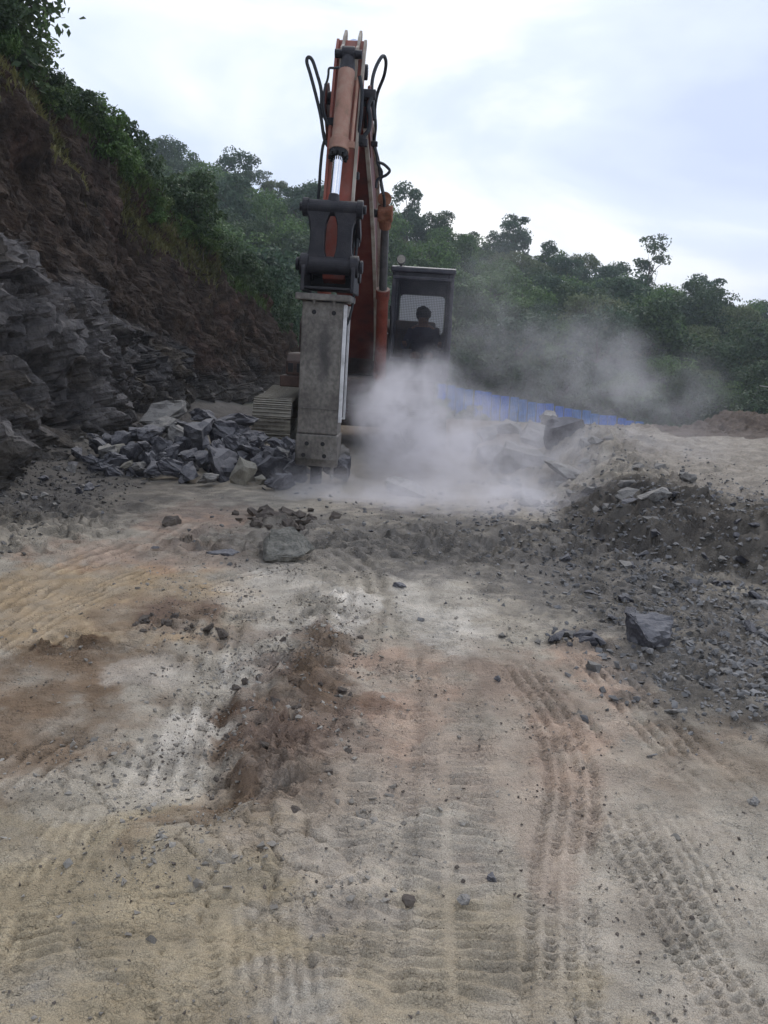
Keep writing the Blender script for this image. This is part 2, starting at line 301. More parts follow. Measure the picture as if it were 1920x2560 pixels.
# ================================================================== GROUND
def ridge_z(x): return np.clip(13.2-.235*x, -1, 40)
def g(x, y):
    """height of the ground, metres"""
    x = np.asarray(x, float); y = np.asarray(y, float)
    z = .10*perlin(x*.22+3, y*.22, seed=3)*sst(1, 6, y)
    z = z-.13*sst(12.2, 14, y)*(1-sst(20, 26, y))
    # toe of the cutting on the left
    z = z+np.clip(-3.75-x+.5*perlin(y*.6, x*.3, seed=5), 0, 3)*.3*sst(3.5, 7.5, y)*(1-sst(40, 55, y))
    z = z+.34*gauss(x, y, -2.7, 12.6, 1.25, .85)                       # under the heap of boulders
    z = z+.14*gauss(x, y, -1.3, 11.6, .6, .5)
    # bank on the right: a low bench of spoil
    xe = 1.75+np.clip(7.7-y, 0, 9)*1.0+.25*perlin(x*.7, y*.7, seed=8)
    bench = (.33+.03*np.clip(y-8, 0, 6))*sst(0, 1.15, x-xe)*(1-sst(14.5, 19, y))
    z = z+bench
    z = z+.26*gauss(x, y, 2.65, 12.1, .9, .9)+.12*gauss(x, y, 2.6, 8.3, .7, .5)+.08*gauss(x, y, 3.6, 7.5, .8, .4)
    z = z+.42*gauss(x, y, 6.4, 16.4, .8, .7)+.22*gauss(x, y, 7.8, 15.8, .7, .6)
    z = z+.25*gauss(x, y, 1.1, 13.6, .8, 1.0)
    # valley beyond, then the wooded hill
    vf = -2.85-.13*np.clip(x-3.5, -6, 30)
    a = sst(17, 50, y)*sst(-6, 1, x)
    z = z*(1-sst(22, 45, y)*sst(-6, 1, x))+vf*a
    zl = .4+.05*np.clip(y-24, 0, 30)
    z = z+zl*sst(20, 34, y)*(1-sst(-6, 1, x))*(1-sst(44, 60, y))
    t = np.clip((y-57)/75, 0, 1)
    hill = vf*(1-t)*a+(ridge_z(x)+1.5*perlin(x*.05, y*.05, seed=21))*(t**.92)+1.2*perlin(x*.09, y*.09, seed=22)*sst(58, 75, y)
    z = np.where(y > 57, hill-.12*np.clip(y-132, 0, 400), z)
    return z

# wheel and crawler prints pressed into the soil: plan curves, drawn on the ground
def path(pts): return catmull([atd(a, b, z=0) for a, b in pts], 6)
TRACKS = [  # (plan curve, half width, kind, depth, spacing along, ribs)
    (path([(1640, 2290), (1560, 2140), (1480, 2010), (1405, 1890), (1340, 1770), (1295, 1660)]), .105, 'lug', .021, .038, 4),
    (path([(1215, 2300), (1212, 2050), (1218, 1850), (1235, 1700), (1205, 1590), (1140, 1480), (1080, 1400)]), .12, 'lug', .021, .038, 4),
    (path([(985, 2350), (975, 2100), (965, 1850), (960, 1640), (940, 1470), (915, 1350), (905, 1260)]), .21, 'bar', .014, .055, 2),
    (path([(720, 2400), (760, 2100), (800, 1850), (830, 1650), (850, 1480), (840, 1360)]), .15, 'bar', .013, .055, 2),
    (path([(120, 2300), (150, 2100), (150, 1900), (170, 1780)]), .17, 'bar', .014, .055, 2),
    (path([(460, 1330), (440, 1420), (400, 1560), (360, 1700), (330, 1800)]), .19, 'rib', .022, .09, 4),
    (path([(690, 1190), (770, 1240), (785, 1310), (750, 1390), (720, 1450)]), .17, 'rib', .02, .08, 3),
    (path([(400, 1290), (500, 1255), (620, 1230), (700, 1215)]), .13, 'rib', .018, .1, 3),
    (path([(-40, 1330), (120, 1240), (300, 1175), (440, 1110)]), .22, 'rib', .016, .12, 4),
    (path([(-60, 1750), (60, 1650), (180, 1560), (250, 1500)]), .16, 'rib', .016, .1, 4),
    (path([(1260, 1400), (1320, 1460), (1410, 1560), (1530, 1680), (1640, 1790)]), .15, 'rib', .017, .1, 5),
    (path([(1110, 1420), (1190, 1520), (1280, 1640), (1330, 1700)]), .13, 'rib', .015, .1, 4),
    (path([(1700, 2150), (1580, 1950), (1490, 1800), (1400, 1680)]), .10, 'rib', .008, .07, 5),
    (path([(620, 2330), (600, 2100), (590, 1950), (600, 1830)]), .13, 'rib', .008, .08, 6),
    (path([(420, 2330), (390, 2100), (350, 1930), (330, 1820)]), .12, 'lug', .010, .036, 4),
    (path([(-40, 2150), (60, 1980), (150, 1800), (240, 1680)]), .12, 'rib', .010, .07, 5),
    (path([(230, 2300), (260, 2080), (290, 1900)]), .11, 'bar', .010, .05, 2),
    (path([(880, 1560), (890, 1450), (930, 1350), (1000, 1270), (1060, 1220)]), .17, 'bar', .010, .06, 2),
    (path([(-60, 1440), (100, 1330), (260, 1260), (420, 1210)]), .16, 'rib', .012, .1, 5),
    (path([(560, 1420), (540, 1480), (530, 1560)]), .12, 'rib', .013, .1, 4),
    (path([(1160, 1370), (1220, 1330), (1270, 1300)]), .16, 'rib', .010, .1, 4),
]
def detail(x, y):
    """fine relief of the working floor and a mask of where it has been pressed smooth"""
    n = len(x); h = np.zeros(n); pressed = np.zeros(n); RIBT_ = np.zeros(n)
    for P, hw, kind, dep, sp, nr in TRACKS:
        A = np.array([(p.x, p.y) for p in P]); mn = A.min(0)-hw*1.7; mxx = A.max(0)+hw*1.7
        idx = np.where((x > mn[0]) & (x < mxx[0]) & (y > mn[1]) & (y < mxx[1]))[0]
        if not len(idx): continue
        px, py = x[idx], y[idx]; bd = np.full(len(idx), 9e9); bt = np.zeros(len(idx)); bs = np.zeros(len(idx)); acc = 0
        for i in range(len(A)-1):
            d = A[i+1]-A[i]; L = math.hypot(*d)+1e-9; d = d/L
            u = (px-A[i, 0])*d[0]+(py-A[i, 1])*d[1]; uc = np.clip(u, 0, L); tt = -(px-A[i, 0])*d[1]+(py-A[i, 1])*d[0]
            dist = np.hypot(px-A[i, 0]-d[0]*uc, py-A[i, 1]-d[1]*uc); m = dist < bd
            bd = np.where(m, dist, bd); bt = np.where(m, tt, bt); bs = np.where(m, acc+u, bs); acc += L
        win = 1-sst(hw*.92, hw*1.06, bd); ends = sst(0, .3, bs)*(1-sst(acc-.7, acc, bs))
        wear = .4+.6*sst(-.6, .1, fbm(px*2.2, py*2.2, oct=3, seed=31+nr))
        j = .35*perlin(px*9, py*9, seed=34)
        if kind == 'bar':
            wv = np.sin(2*math.pi*(bs/sp+.4*np.abs(bt)/hw+.8*j+1.5*perlin(px*2.6, py*2.6, seed=36)))*(.35+.65*sst(-.35, .2, perlin(px*7, py*14, seed=37)))
            side = np.abs(np.abs(bt)/hw-.5) < .40
            hh = dep*np.clip(wv, -.6, 1)*side-dep*.5
        elif kind == 'lug':
            ph = (bt/hw+1)/2*nr; groove = np.abs((ph % 1)-.5) < .27
            wv = np.sin(2*math.pi*(bs/sp+.5*np.floor(ph)+1.1*j+.8*perlin(px*3, py*3, seed=35)))*(.3+.7*sst(-.4, .15, perlin(px*6, py*6, seed=32)))
            hh = np.where(groove, -dep*(.55+.45*np.sign(wv)*np.minimum(1, np.abs(wv)*2)), dep*.25)
        else:
            ph = (bt/hw+1)/2*nr
            rb = .25+.75*sst(-.3, .25, fbm(px*6, py*6, oct=2, seed=38)); hh = dep*np.tanh(2.2*np.sin(2*math.pi*ph+j*3+1.2*perlin(px*5, py*5, seed=39)))*rb*(.7+.3*np.sin(2*math.pi*bs/sp+j*3))-dep*.4+.008*fbm(px*20, py*20, oct=2, seed=33)
        rim = .5*dep*np.exp(-((bd-hw*1.15)/(hw*.16))**2)
        k_ = ends*wear
        h[idx] += (hh*win+rim)*k_; pressed[idx] = np.maximum(pressed[idx], win*k_)
        if kind == 'rib': RIBT_[idx] += win*k_*np.tanh(2.2*np.sin(2*math.pi*ph+j*3+1.2*perlin(px*5, py*5, seed=39)))*rb*.5
    mott = sst(-.35, .45, fbm(x*1.4, y*1.4, oct=3, seed=44))
    rough = .014*fbm(x*2.3, y*2.3, oct=4, seed=41)+(.0026+.0045*mott)*fbm(x*15, y*15, oct=4, seed=46, gain=.62)*(1-.45*pressed)-.012*mott*np.clip(perlin(x*11, y*11, seed=48)-.28, 0, 1)
    # broken soil: strips of clods between the tracks, at the rubble on the right and at the toe on the left
    bz = np.zeros(n)
    for (dx, dy, rx, ry, a) in [(640, 1470, .30, .75, .25), (590, 1640, .26, .40, .1), (390, 1345, .28, .22, 0), (600, 1130, .3, .45, 0), (700, 1330, .22, .25, 0), (480, 1330, .35, .16, .2), (720, 1560, .2, .35, 0),
                                (1480, 1300, 1.0, 1.1, 0), (1600, 1450, .7, .6, 0), (1240, 1385, .3, .16, 0), (150, 1390, .3, .3, 0), (60, 1130, .9, 1.2, 0), (1250, 1180, .9, 1.1, 0), (1560, 1170, 1.4, .9, 0), (950, 1180, 1.4, .9, 0), (520, 1180, .8, .5, 0)]:
        c = atd(dx, dy, z=0); bz = np.maximum(bz, gauss(x, y, c.x, c.y, rx, ry, a))
    xf_ = x-(1.75+np.clip(7.7-y, 0, 9)); bz = np.maximum(bz, sst(-.1, .4, xf_)*(1-sst(1.2, 1.9, xf_))); bz = np.maximum(bz, sst(14.2, 15.2, y)*(x > 4)*1.0); bz = np.maximum(bz, sst(11.8, 12.6, y)*(x < -1.6)*.9); bz = np.maximum(bz, .35*(xf_ > 1))
    bz = np.maximum(bz, gauss(x, y, 2.5, 12.0, 1.3, 1.2))
    bz = np.clip(bz*(1.1+.9*perlin(x*2.1, y*2.1, seed=52)), 0, 1)*(1-.75*pressed)
    f1, e1 = facets(x*9+.6*perlin(x*4, y*4, seed=53), y*9, seed=60, tilt=.9); f2, e2 = facets(x*24+.5*perlin(x*9, y*9, seed=54), y*24, seed=62); f0, _ = facets(x*3.4+.7*perlin(x*2, y*2, seed=56), y*3.4, seed=64, tilt=.9)
    wide = sst(5.5, 8, y)*bz
    h = h+rough+bz*(.034*f1+.015*f2+.03*fbm(x*4, y*4, oct=2, seed=55))+wide*(.055*f0+.02*f1)+(.0015+.0075*mott)*f2*(1-.6*pressed)*(1-sst(6, 9, y))
    A_ = np.array([(p.x, p.y) for p in path([(560, 1860), (590, 1760), (600, 1680), (615, 1580), (650, 1490), (690, 1400), (720, 1320), (700, 1260)])]); bd_ = np.full(n, 9e9)
    for i in range(len(A_)-1):
        d = A_[i+1]-A_[i]; L = math.hypot(*d); d = d/L; uc = np.clip((x-A_[i, 0])*d[0]+(y-A_[i, 1])*d[1], 0, L); bd_ = np.minimum(bd_, np.hypot(x-A_[i, 0]-d[0]*uc, y-A_[i, 1]-d[1]*uc))
    rut = np.exp(-((bd_+.07*perlin(x*4, y*4, seed=58))/.17)**2)*(.55+.45*sst(-.3, .3, perlin(x*2.5, y*2.5, seed=61))); h = h+rut*(.045+.026*f1+.014*f2+.02*perlin(x*6, y*6, seed=59))      # broken raised rut
    # cracked crust and a sharp little step left of the middle
    c0 = atd(478, 1450, z=0); c1 = atd(470, 1800, z=0)
    ed = (x-(c0.x+(c1.x-c0.x)*(c0.y-y)/(c0.y-c1.y)))+.04*perlin(y*3, y*0+1, seed=57)
    span = sst(c1.y-.25, c1.y+.25, y)*(1-sst(c0.y-.2, c0.y+.3, y))
    h = h-.038*np.exp(-((ed-.02)/.06)**2)*span-.03*(1-sst(-.02, .015, ed))*np.exp(-(ed/.5)**2)*span
    cz = np.zeros(n)
    for dx, dy, r in [(560, 1790, .32), (500, 1660, .2), (400, 1800, .24), (200, 1680, .25), (600, 1650, .25), (640, 1850, .25), (480, 1900, .25)]:
        c = atd(dx, dy, z=0); cz = np.maximum(cz, gauss(x, y, c.x, c.y, r, r*1.4))
    _, e3 = facets(x*5.5+.5*perlin(x*3, y*3, seed=71), y*5.5+.5*perlin(x*3+9, y*3, seed=72), seed=70)
    h = h-.026*cz*(1-sst(0, .07, e3))
    s = atd(390, 1790, z=0); sl = sst(-.1, .03, .16-np.hypot((x-s.x)/1.35, y-s.y)+.04*perlin(x*6, y*6, seed=74)); h = h+.022*sl   # a half-buried slab of crust
    detail.chalk = RIBT_
    return h, pressed, bz
ZC = {'grey': (0.350, 0.320, 0.263), 'tan': (0.385, 0.296, 0.188), 'brown': (0.200, 0.145, 0.098), 'dkbrown': (0.110, 0.069, 0.044), 'red': (0.180, 0.130, 0.100), 'white': (0.560, 0.525, 0.459),
      'pink': (0.400, 0.325, 0.258), 'dark': (0.100, 0.090, 0.075), 'slate': (0.165, 0.155, 0.140), 'olive': (0.360, 0.304, 0.206), 'light': (0.430, 0.396, 0.328), 'clay': (0.400, 0.244, 0.166)}
ZONES = [  # colour of the soil, with crevice shade painted in: (place seen in the photograph, radii in metres, colour, strength, turn)
    (1000, 1640, 1.0, 1.6, 'pink', .7, 0), (1400, 2000, .8, .9, 'light', .7, 0), (800, 1950, .5, .7, 'light', .5, 0), (150, 1300, 1.1, .95, 'tan', .9, 0), (260, 1980, .55, .7, 'olive', .8, 0), (60, 1900, .5, .7, 'olive', .7, 0), (1000, 2100, .35, .45, 'olive', .6, 0),
    (380, 2080, .3, .5, 'olive', .6, 0), (110, 1460, .45, .45, 'brown', .9, 0), (20, 1580, .45, .5, 'brown', .8, 0), (200, 1390, .26, .2, 'dkbrown', .85, 0), (280, 1440, .3, .4, 'brown', .5, 0), (300, 1200, .9, .5, 'clay', .4, 0), (440, 1120, .5, .9, 'clay', .5, 0), (100, 1050, 1.6, 2.2, 'dark', .9, 0),
    (560, 1270, .4, .6, 'white', .6, 0), (745, 1310, .16, .5, 'white', .95, 0), (420, 1570, .2, .22, 'white', .8, 0), (330, 1450, .2, .25, 'white', .45, 0), (230, 1680, .28, .25, 'light', .7, 0), (380, 1640, .25, .25, 'white', .4, 0), (940, 1290, .3, .8, 'white', .75, 0), (1010, 1370, .16, .4, 'white', .75, 0), (1000, 1240, .5, .8, 'light', .5, 0), (540, 1450, .2, .3, 'white', .6, 0), (1150, 1370, .3, .3, 'light', .5, 0), (600, 1360, .2, .3, 'white', .5, 0),
    (390, 1330, .26, .28, 'red', .85, 0), (640, 1500, .26, .55, 'red', .8, .3), (700, 1400, .22, .36, 'red', .7, 0), (730, 1560, .2, .4, 'red', .6, 0), (505, 1545, .08, .18, 'dkbrown', .95, 0), (470, 1640, .05, .2, 'dkbrown', .9, 0), (455, 1740, .06, .16, 'dkbrown', .8, 0), (560, 1600, .16, .3, 'red', .7, 0), (690, 1420, .2, .3, 'brown', .7, 0), (660, 1510, .2, .3, 'brown', .6, 0), (440, 1690, .1, .4, 'brown', .75, 0), (300, 1330, .2, .3, 'red', .5, 0), (590, 1620, .2, .4, 'red', .6, 0), (500, 1370, .2, .2, 'red', .5, 0), (1080, 1460, .2, .5, 'red', .45, 0), (1300, 1440, .25, .5, 'clay', .4, 0), (1150, 1700, .2, .6, 'pink', .7, 0), (1230, 1620, .2, .5, 'clay', .3, 0), (860, 1500, .2, .6, 'clay', .3, 0),  # narrow dkbrown strips by the step: crevice shade put into the colour
    (610, 1130, .3, .5, 'dark', .85, 0), (1100, 1180, 1.3, 1.4, 'slate', .95, 0), (900, 1150, 1.2, 1.2, 'slate', .85, 0), (640, 1170, .9, .6, 'slate', .6, 0), (850, 1215, 1.7, .55, 'slate', .55, 0), (1250, 1230, .8, .5, 'slate', .7, 0), (300, 1080, 1.2, 1.2, 'slate', .6, 0), (1250, 1290, .55, .5, 'slate', .7, 0), (1480, 1330, .9, 1.1, 'slate', .95, 0), (1620, 1480, .6, .7, 'slate', .9, 0), (1500, 1450, .5, .4, 'slate', .7, 0), (1500, 1130, 1.2, .8, 'dark', .95, 0), (1650, 1180, 1.1, .7, 'dark', .95, 0), (1600, 1640, .4, .5, 'brown', .45, 0), (1500, 1520, .3, .25, 'dark', .5, 0), (640, 1740, .2, .3, 'brown', .35, 0),
]
def tint(x, y, z, pressed, bz):
    wx = x+.22*fbm(x*1.3, y*1.3, oct=3, seed=80)+.05*fbm(x*7, y*7, oct=2, seed=85); wy = y+.3*fbm(x*1.1+7, y*1.1, oct=3, seed=83)+.06*fbm(x*6, y*6+4, oct=2, seed=87)
    c = np.tile(np.array(ZC['grey']), (len(x), 1))
    edgn = fbm(x*4.5, y*4.5, oct=5, seed=93, gain=.62)
    pat = .55+1.3*fbm(x*2.6, y*2.6, oct=5, seed=90, gain=.6)
    for dx, dy, rx, ry, nm, st, a in ZONES:
        q = atd(dx, dy, z=0); ga = gauss(wx, wy, q.x, q.y, rx*1.1, ry*1.1, a); k_ = np.clip(sst(.22, .6, ga+.42*np.sqrt(ga)*edgn)*st*np.clip(.55+pat*.55, 0, 1.1), 0, 1)[:, None]
        c = c*(1-k_)+np.array(ZC[nm])*k_
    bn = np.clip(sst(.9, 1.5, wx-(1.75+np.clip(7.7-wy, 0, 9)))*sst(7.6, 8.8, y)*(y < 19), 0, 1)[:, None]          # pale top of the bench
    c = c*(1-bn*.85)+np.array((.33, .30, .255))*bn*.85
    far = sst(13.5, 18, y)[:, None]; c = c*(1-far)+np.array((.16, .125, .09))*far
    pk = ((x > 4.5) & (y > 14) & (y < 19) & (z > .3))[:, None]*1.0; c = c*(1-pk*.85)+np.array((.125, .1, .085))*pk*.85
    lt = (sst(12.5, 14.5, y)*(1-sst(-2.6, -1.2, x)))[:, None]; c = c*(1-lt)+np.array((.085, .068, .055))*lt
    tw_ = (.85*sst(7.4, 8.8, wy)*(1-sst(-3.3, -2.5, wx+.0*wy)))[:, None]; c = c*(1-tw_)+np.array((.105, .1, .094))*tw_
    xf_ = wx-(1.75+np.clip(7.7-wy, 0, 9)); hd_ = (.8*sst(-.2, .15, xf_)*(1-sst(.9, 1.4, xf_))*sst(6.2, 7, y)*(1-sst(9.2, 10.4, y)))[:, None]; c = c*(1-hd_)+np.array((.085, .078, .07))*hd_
    gr = (sst(20, 30, y)*sst(-.35, .25, fbm(x*.35, y*.35, oct=3, seed=95)+sst(40, 52, y)*.7))[:, None]; c = c*(1-gr)+np.array((.07, .095, .04))*gr
    hl = sst(55, 60, y)[:, None]; c = c*(1-hl)+np.array((.02, .036, .017))*hl
    c = c*(1+.22*fbm(x*5, y*5, oct=4, seed=97)[:, None])*(1+.45*RTONE[:, None])       # ribs of the prints lighter, their grooves darker
    m = np.clip((bz-.25)*1.2, 0, .5)[:, None]*(perlin(x*11, y*11, seed=99)[:, None] > 0); c = c*(1-.45*m)
    return np.clip(c*np.array((.98, .945, .92)), .01, .75)
Yr = np.concatenate([np.linspace(-8, .75, 26), .8*np.exp(np.arange(0, math.log(20/.8), .0036)), 20*np.exp(np.linspace(.01, math.log(340/20), 120))])
Sc = np.linspace(-1, 1, 720)
WY = 2.5+.72*np.maximum(Yr, 0)+.9*np.maximum(-Yr, 0)
GX = (WY[:, None]*Sc[None, :]).ravel(); GY = np.repeat(Yr, len(Sc))
GZ = g(GX, GY); near = GY < 20; DZ = np.zeros(len(GX)); PR = np.zeros(len(GX)); BZ = np.zeros(len(GX))
RTONE = np.zeros(len(GX)); d_, p_, b_ = detail(GX[near], GY[near]); RTONE[near] = detail.chalk; DZ[near], PR[near], BZ[near] = d_, p_, b_
me = np_mesh('ground', np.stack([GX, GY, GZ+DZ], 1), grid_faces(len(Yr), len(Sc)))
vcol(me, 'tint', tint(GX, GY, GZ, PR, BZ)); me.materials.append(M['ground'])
ground = tag(link(bpy.data.objects.new('ground', me)), kind='structure', label='dusty quarry floor with wheel prints, chalky patches and red-brown soil')
def gz(x, y): return float(g(np.array([x]), np.array([y]))[0])

# ================================================================== CUTTING (cliff on the left)
def base_x(y): return np.interp(y, [2, 8, 12, 16, 19, 21.5, 24, 27, 31, 36, 41, 46, 52], [-4.3, -4.2, -4.0, -4.35, -4.5, -4.25, -3.6, -3.3, -3.2, -3.4, -4.4, -7.5, -12])
def crest(y): return np.interp(y, [2, 14, 16, 19, 21.5, 25, 28, 33, 40, 46, 52], [7.9, 7.8, 7.4, 6.5, 5.3, 3.95, 3.0, 2.3, 1.5, 1.2, 1.0])
ny, nv = 640, 360
cy_ = np.concatenate([np.linspace(3, 9, 60, endpoint=False), 9*np.exp(np.linspace(0, math.log(50/9), ny-60))])
cv = np.linspace(0, 1.32, nv); CV, CY = np.meshgrid(cv, cy_)
H = crest(CY)+.35*fbm(CY*.35, CY*0+2, oct=3, seed=110)
zf = -.35+np.minimum(CV, 1)*(H+.35); over = np.clip(CV-1, 0, 1)
sl = np.where(zf < 1.2, .42, .36)
X0 = base_x(CY)-zf*.37-.10*np.maximum(0, 1.5-zf)+over*0; X0 = X0-over*26; Z0 = zf+over*26*.42
Y0 = CY.copy()
rockline = np.interp(CY, [4, 10, 13, 18, 25, 32], [3.6, 3.2, 2.7, 1.9, .6, -.3])+1.1*fbm(CY*.5, zf*.5, oct=4, seed=120)
rk = 1-sst(-.5, .45, zf-rockline)
ca, sa = math.cos(math.radians(64)), math.sin(math.radians(64))
wob = .35*fbm(CY*.5, zf*.5, oct=2, seed=125)
al = (CY*ca-zf*sa)+wob; ac = (CY*sa+zf*ca)+wob
f1, e1 = facets(al*.8, ac*1.1, X0*.7, seed=130, tilt=1.1); f2, e2 = facets(al*2.0, ac*2.7, X0*1.4, seed=133, tilt=1.2); f3, e3 = facets(al*5.2, ac*6.4, X0*3, seed=136, tilt=1.2)
lump = fbm(CY*1.3, zf*1.3, oct=5, seed=140); big = fbm(CY*.33, zf*.4, oct=2, seed=146)
sf1, se1 = facets(CY*1.5, zf*1.9, seed=150, tilt=.9); sf2, se2 = facets(CY*4.2, zf*4.6, seed=152, tilt=.9)
gul = np.abs(perlin(al*.35, ac*1.3, seed=154))
D = .55*big+rk*(.22*f1+.18*f2+.09*f3+.05*lump)+(1-rk)*(.05*sf1+.045*sf2+.22*lump+.05*fbm(CY*5, zf*5, oct=3, seed=148)-.16*(1-sst(.02, .14, gul)))
D = D+.05*lump-.25*rk*(e1 < .05)
D = D*np.where(CV > 1, .6, 1)*sst(-.4, .2, zf)
nx_, nz_ = .93, .36
P3 = np.stack([X0+D*nx_, Y0+.12*f1*rk, Z0+D*nz_*.6], -1).reshape(-1, 3)
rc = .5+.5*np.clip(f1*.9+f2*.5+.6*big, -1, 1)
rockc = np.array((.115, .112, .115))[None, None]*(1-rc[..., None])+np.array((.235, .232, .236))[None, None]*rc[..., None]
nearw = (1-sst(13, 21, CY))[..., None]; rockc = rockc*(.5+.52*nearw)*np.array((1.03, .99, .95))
ochre = sst(.05, .5, fbm(CY*.9, zf*.9, oct=3, seed=160))[..., None]; rockc = rockc*(1-ochre*.6)+np.array((.13, .105, .075))*ochre*.6
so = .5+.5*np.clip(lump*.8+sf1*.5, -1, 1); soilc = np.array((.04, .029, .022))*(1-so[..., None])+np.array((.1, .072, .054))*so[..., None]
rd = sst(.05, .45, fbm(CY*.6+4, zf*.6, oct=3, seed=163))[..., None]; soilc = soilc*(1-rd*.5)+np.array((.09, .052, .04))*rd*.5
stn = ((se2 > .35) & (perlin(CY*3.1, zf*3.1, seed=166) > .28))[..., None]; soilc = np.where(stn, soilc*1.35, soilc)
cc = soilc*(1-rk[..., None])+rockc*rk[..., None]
gt = sst(.98, 1.05, CV)[..., None]; cc = cc*(1-gt)+np.array((.03, .05, .022))*gt
toe = (1-sst(.15, .7, zf+.3*lump))[..., None]; cc = cc*(1-toe*.6)+np.array((.13, .118, .1))*toe*.6
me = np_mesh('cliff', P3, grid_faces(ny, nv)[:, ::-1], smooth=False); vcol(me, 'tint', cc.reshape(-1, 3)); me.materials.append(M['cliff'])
cliff = tag(link(bpy.data.objects.new('cliff', me)), kind='structure', label='dark cut slope of grey rock under brown soil')
P3g = P3.reshape(ny, nv, 3)
def on_cliff(y, v):
    i = int(np.clip(np.searchsorted(cy_, y), 0, ny-1)); j = int(np.clip(np.searchsorted(cv, v), 0, nv-1)); return Vector(P3g[i, j].tolist())
# ================================================================== EXCAVATOR
YAW, RL = math.radians(-2.4), math.radians(1.6)
ex = empty('excavator', (-.47, 16.1, -.13)); ex.rotation_euler = (Matrix.Rotation(YAW, 3, 'Z') @ Matrix.Rotation(RL, 3, 'Y')).to_euler()
tag(ex, 'orange crawler excavator with breaker arm raised, standing behind the dust', 'excavator')
EXM = Matrix.Translation(ex.location) @ ex.rotation_euler.to_matrix().to_4x4(); EXI = EXM.inverted()
def LP(sx, sy, Y): return EXI @ at(sx, sy, Y=Y)
UY = math.radians(2.5)                                  # crawlers point a little to the right of the arm
UM = Matrix.Rotation(UY+math.radians(2.4), 4, 'Z')
def under(mb): mb.v = [tuple(UM @ Vector(v)) for v in mb.v]; return mb
# --- crawlers
shoe_mb = MB().box((0, 0, 0), (.60, .178, .022))
for yy in (-.062, 0, .062): shoe_mb.box((0, yy, .022), (.60, .016, .026))
shoe_me = shoe_mb.mesh('track_shoe', M['track'])
def crawler(xc):
    r = .37; L = 1.66; zc = .43
    f = MB().box((xc, 0, zc), (.26, 2*L-.1, .30)).box((xc, 0, zc+.2), (.2, 2.2, .12))
    for yy in np.linspace(-1.3, 1.3, 7): f.cyl((xc-.2, yy, .15), (xc+.2, yy, .15), .1, n=14)
    tr = under(f).build('crawler', M['track'], ex, bevel=.01)
    idl = MB().cyl((xc-.14, -L, zc), (xc+.14, -L, zc), r-.05, n=28).cyl((xc-.2, -L, zc), (xc+.2, -L, zc), .12, n=16); under(idl).build('idler', M['track'], tr, bevel=.015)
    spr = MB().cyl((xc-.1, L, zc), (xc+.1, L, zc), r-.06, n=18).cyl((xc-.22, L, zc), (xc+.22, L, zc), .2, n=18); under(spr).build('sprocket', M['track'], tr, bevel=.01)
    per = 2*2*L+2*math.pi*r; n = int(per/.19)
    for i in range(n):
        s = i*per/n
        if s < 2*L: p = (-L+s, zc+r-.03*math.sin(math.pi*s/(2*L))); a = 0.0
        elif s < 2*L+math.pi*r: t = (s-2*L)/r; p = (L+r*math.sin(t), zc+r*math.cos(t)); a = -t
        elif s < 4*L+math.pi*r: p = (L-(s-2*L-math.pi*r), zc-r); a = math.pi
        else: t = (s-4*L-math.pi*r)/r; p = (-L-r*math.sin(t), zc-r*math.cos(t)); a = math.pi-t
        o = bpy.data.objects.new('track_shoe', shoe_me); link(o, tr)
        o.matrix_local = UM @ Matrix.Translation((xc, p[0], p[1])) @ Matrix.Rotation(a, 4, 'X')
    return tr
crawler(-1.44); crawler(1.0)
under(MB().box((0, 0, .55), (1.9, 1.5, .36)).box((0, -.75, .5), (1.9, .3, .22)).box((0, .75, .5), (1.9, .3, .22)).cyl((0, 0, .7), (0, 0, 1.0), .62, n=32)).build('car_body', M['grime'], ex, bevel=.02)
# --- upper works
MB().box((0, .5, 1.1), (2.5, 4.1, .18)).box((-.05, -1.0, 1.12), (.9, .9, .12)).build('deck', M['grime'], ex, bevel=.02)
hb = MB().prism([(-1.55, 1.2), (-1.55, 1.42), (-1.4, 1.55), (-.6, 1.55), (-.6, 1.2)], -1.16, -.62).build('tool_box', M['grime'], ex, bevel=.03)
for q in (-1.08, -.94, -.8): MB().box((q, -1.552, 1.32), (.08, .02, .14)).build('vent', M['hole'], hb)
MB().prism([(.1, 1.2), (.1, 2.05), (.3, 2.2), (1.9, 2.2), (2.0, 2.1), (2.0, 1.2)], -1.2, 1.2).build('engine_hood', M['grime'], ex, bevel=.04)
MB().prism([(2.02, 1.05), (2.02, 2.15), (2.5, 2.1), (2.72, 1.8), (2.72, 1.2), (2.6, 1.05)], -1.25, 1.25).build('counterweight', M['orange'], ex, bevel=.08, seg=3)
MB().prism([(-1.1, 1.2), (-.95, 1.75), (-.55, 2.0), (-.2, 1.9), (.05, 1.2)], -.44, -.38).prism([(-1.1, 1.2), (-.95, 1.75), (-.55, 2.0), (-.2, 1.9), (.05, 1.2)], .22, .28).build('boom_bracket', M['boomred'], ex, bevel=.01)
# --- cab: machine's left, right of the arm in the photograph
cab = MB()
CX0, CX1, CY0, CY1, CZ0, CZ1 = .45, 1.43, -1.2, .42, 1.22, 2.96
pw = .085
for x_ in (CX0+pw/2, CX1-pw/2):
    for y_ in (CY0+pw/2, CY1-pw/2): cab.box((x_, y_, (CZ0+CZ1)/2), (pw, pw, CZ1-CZ0-.02))
cab.box(((CX0+CX1)/2, (CY0+CY1)/2, CZ0+.05), (CX1-CX0-.004, CY1-CY0-.004, .1))
cabo = cab.build('cab', M['cab'], ex, bevel=.015)
cm = (CX0+CX1)/2; cw = CX1-CX0
MB().prism([(CY0-.06, CZ1-.03), (CY0-.06, CZ1+.05), (CY0+.15, CZ1+.075), (CY1-.1, CZ1+.075), (CY1+.02, CZ1+.03), (CY1+.02, CZ1-.03)], CX0-.03, CX1+.03).build('roof', M['cab'], cabo, bevel=.02)
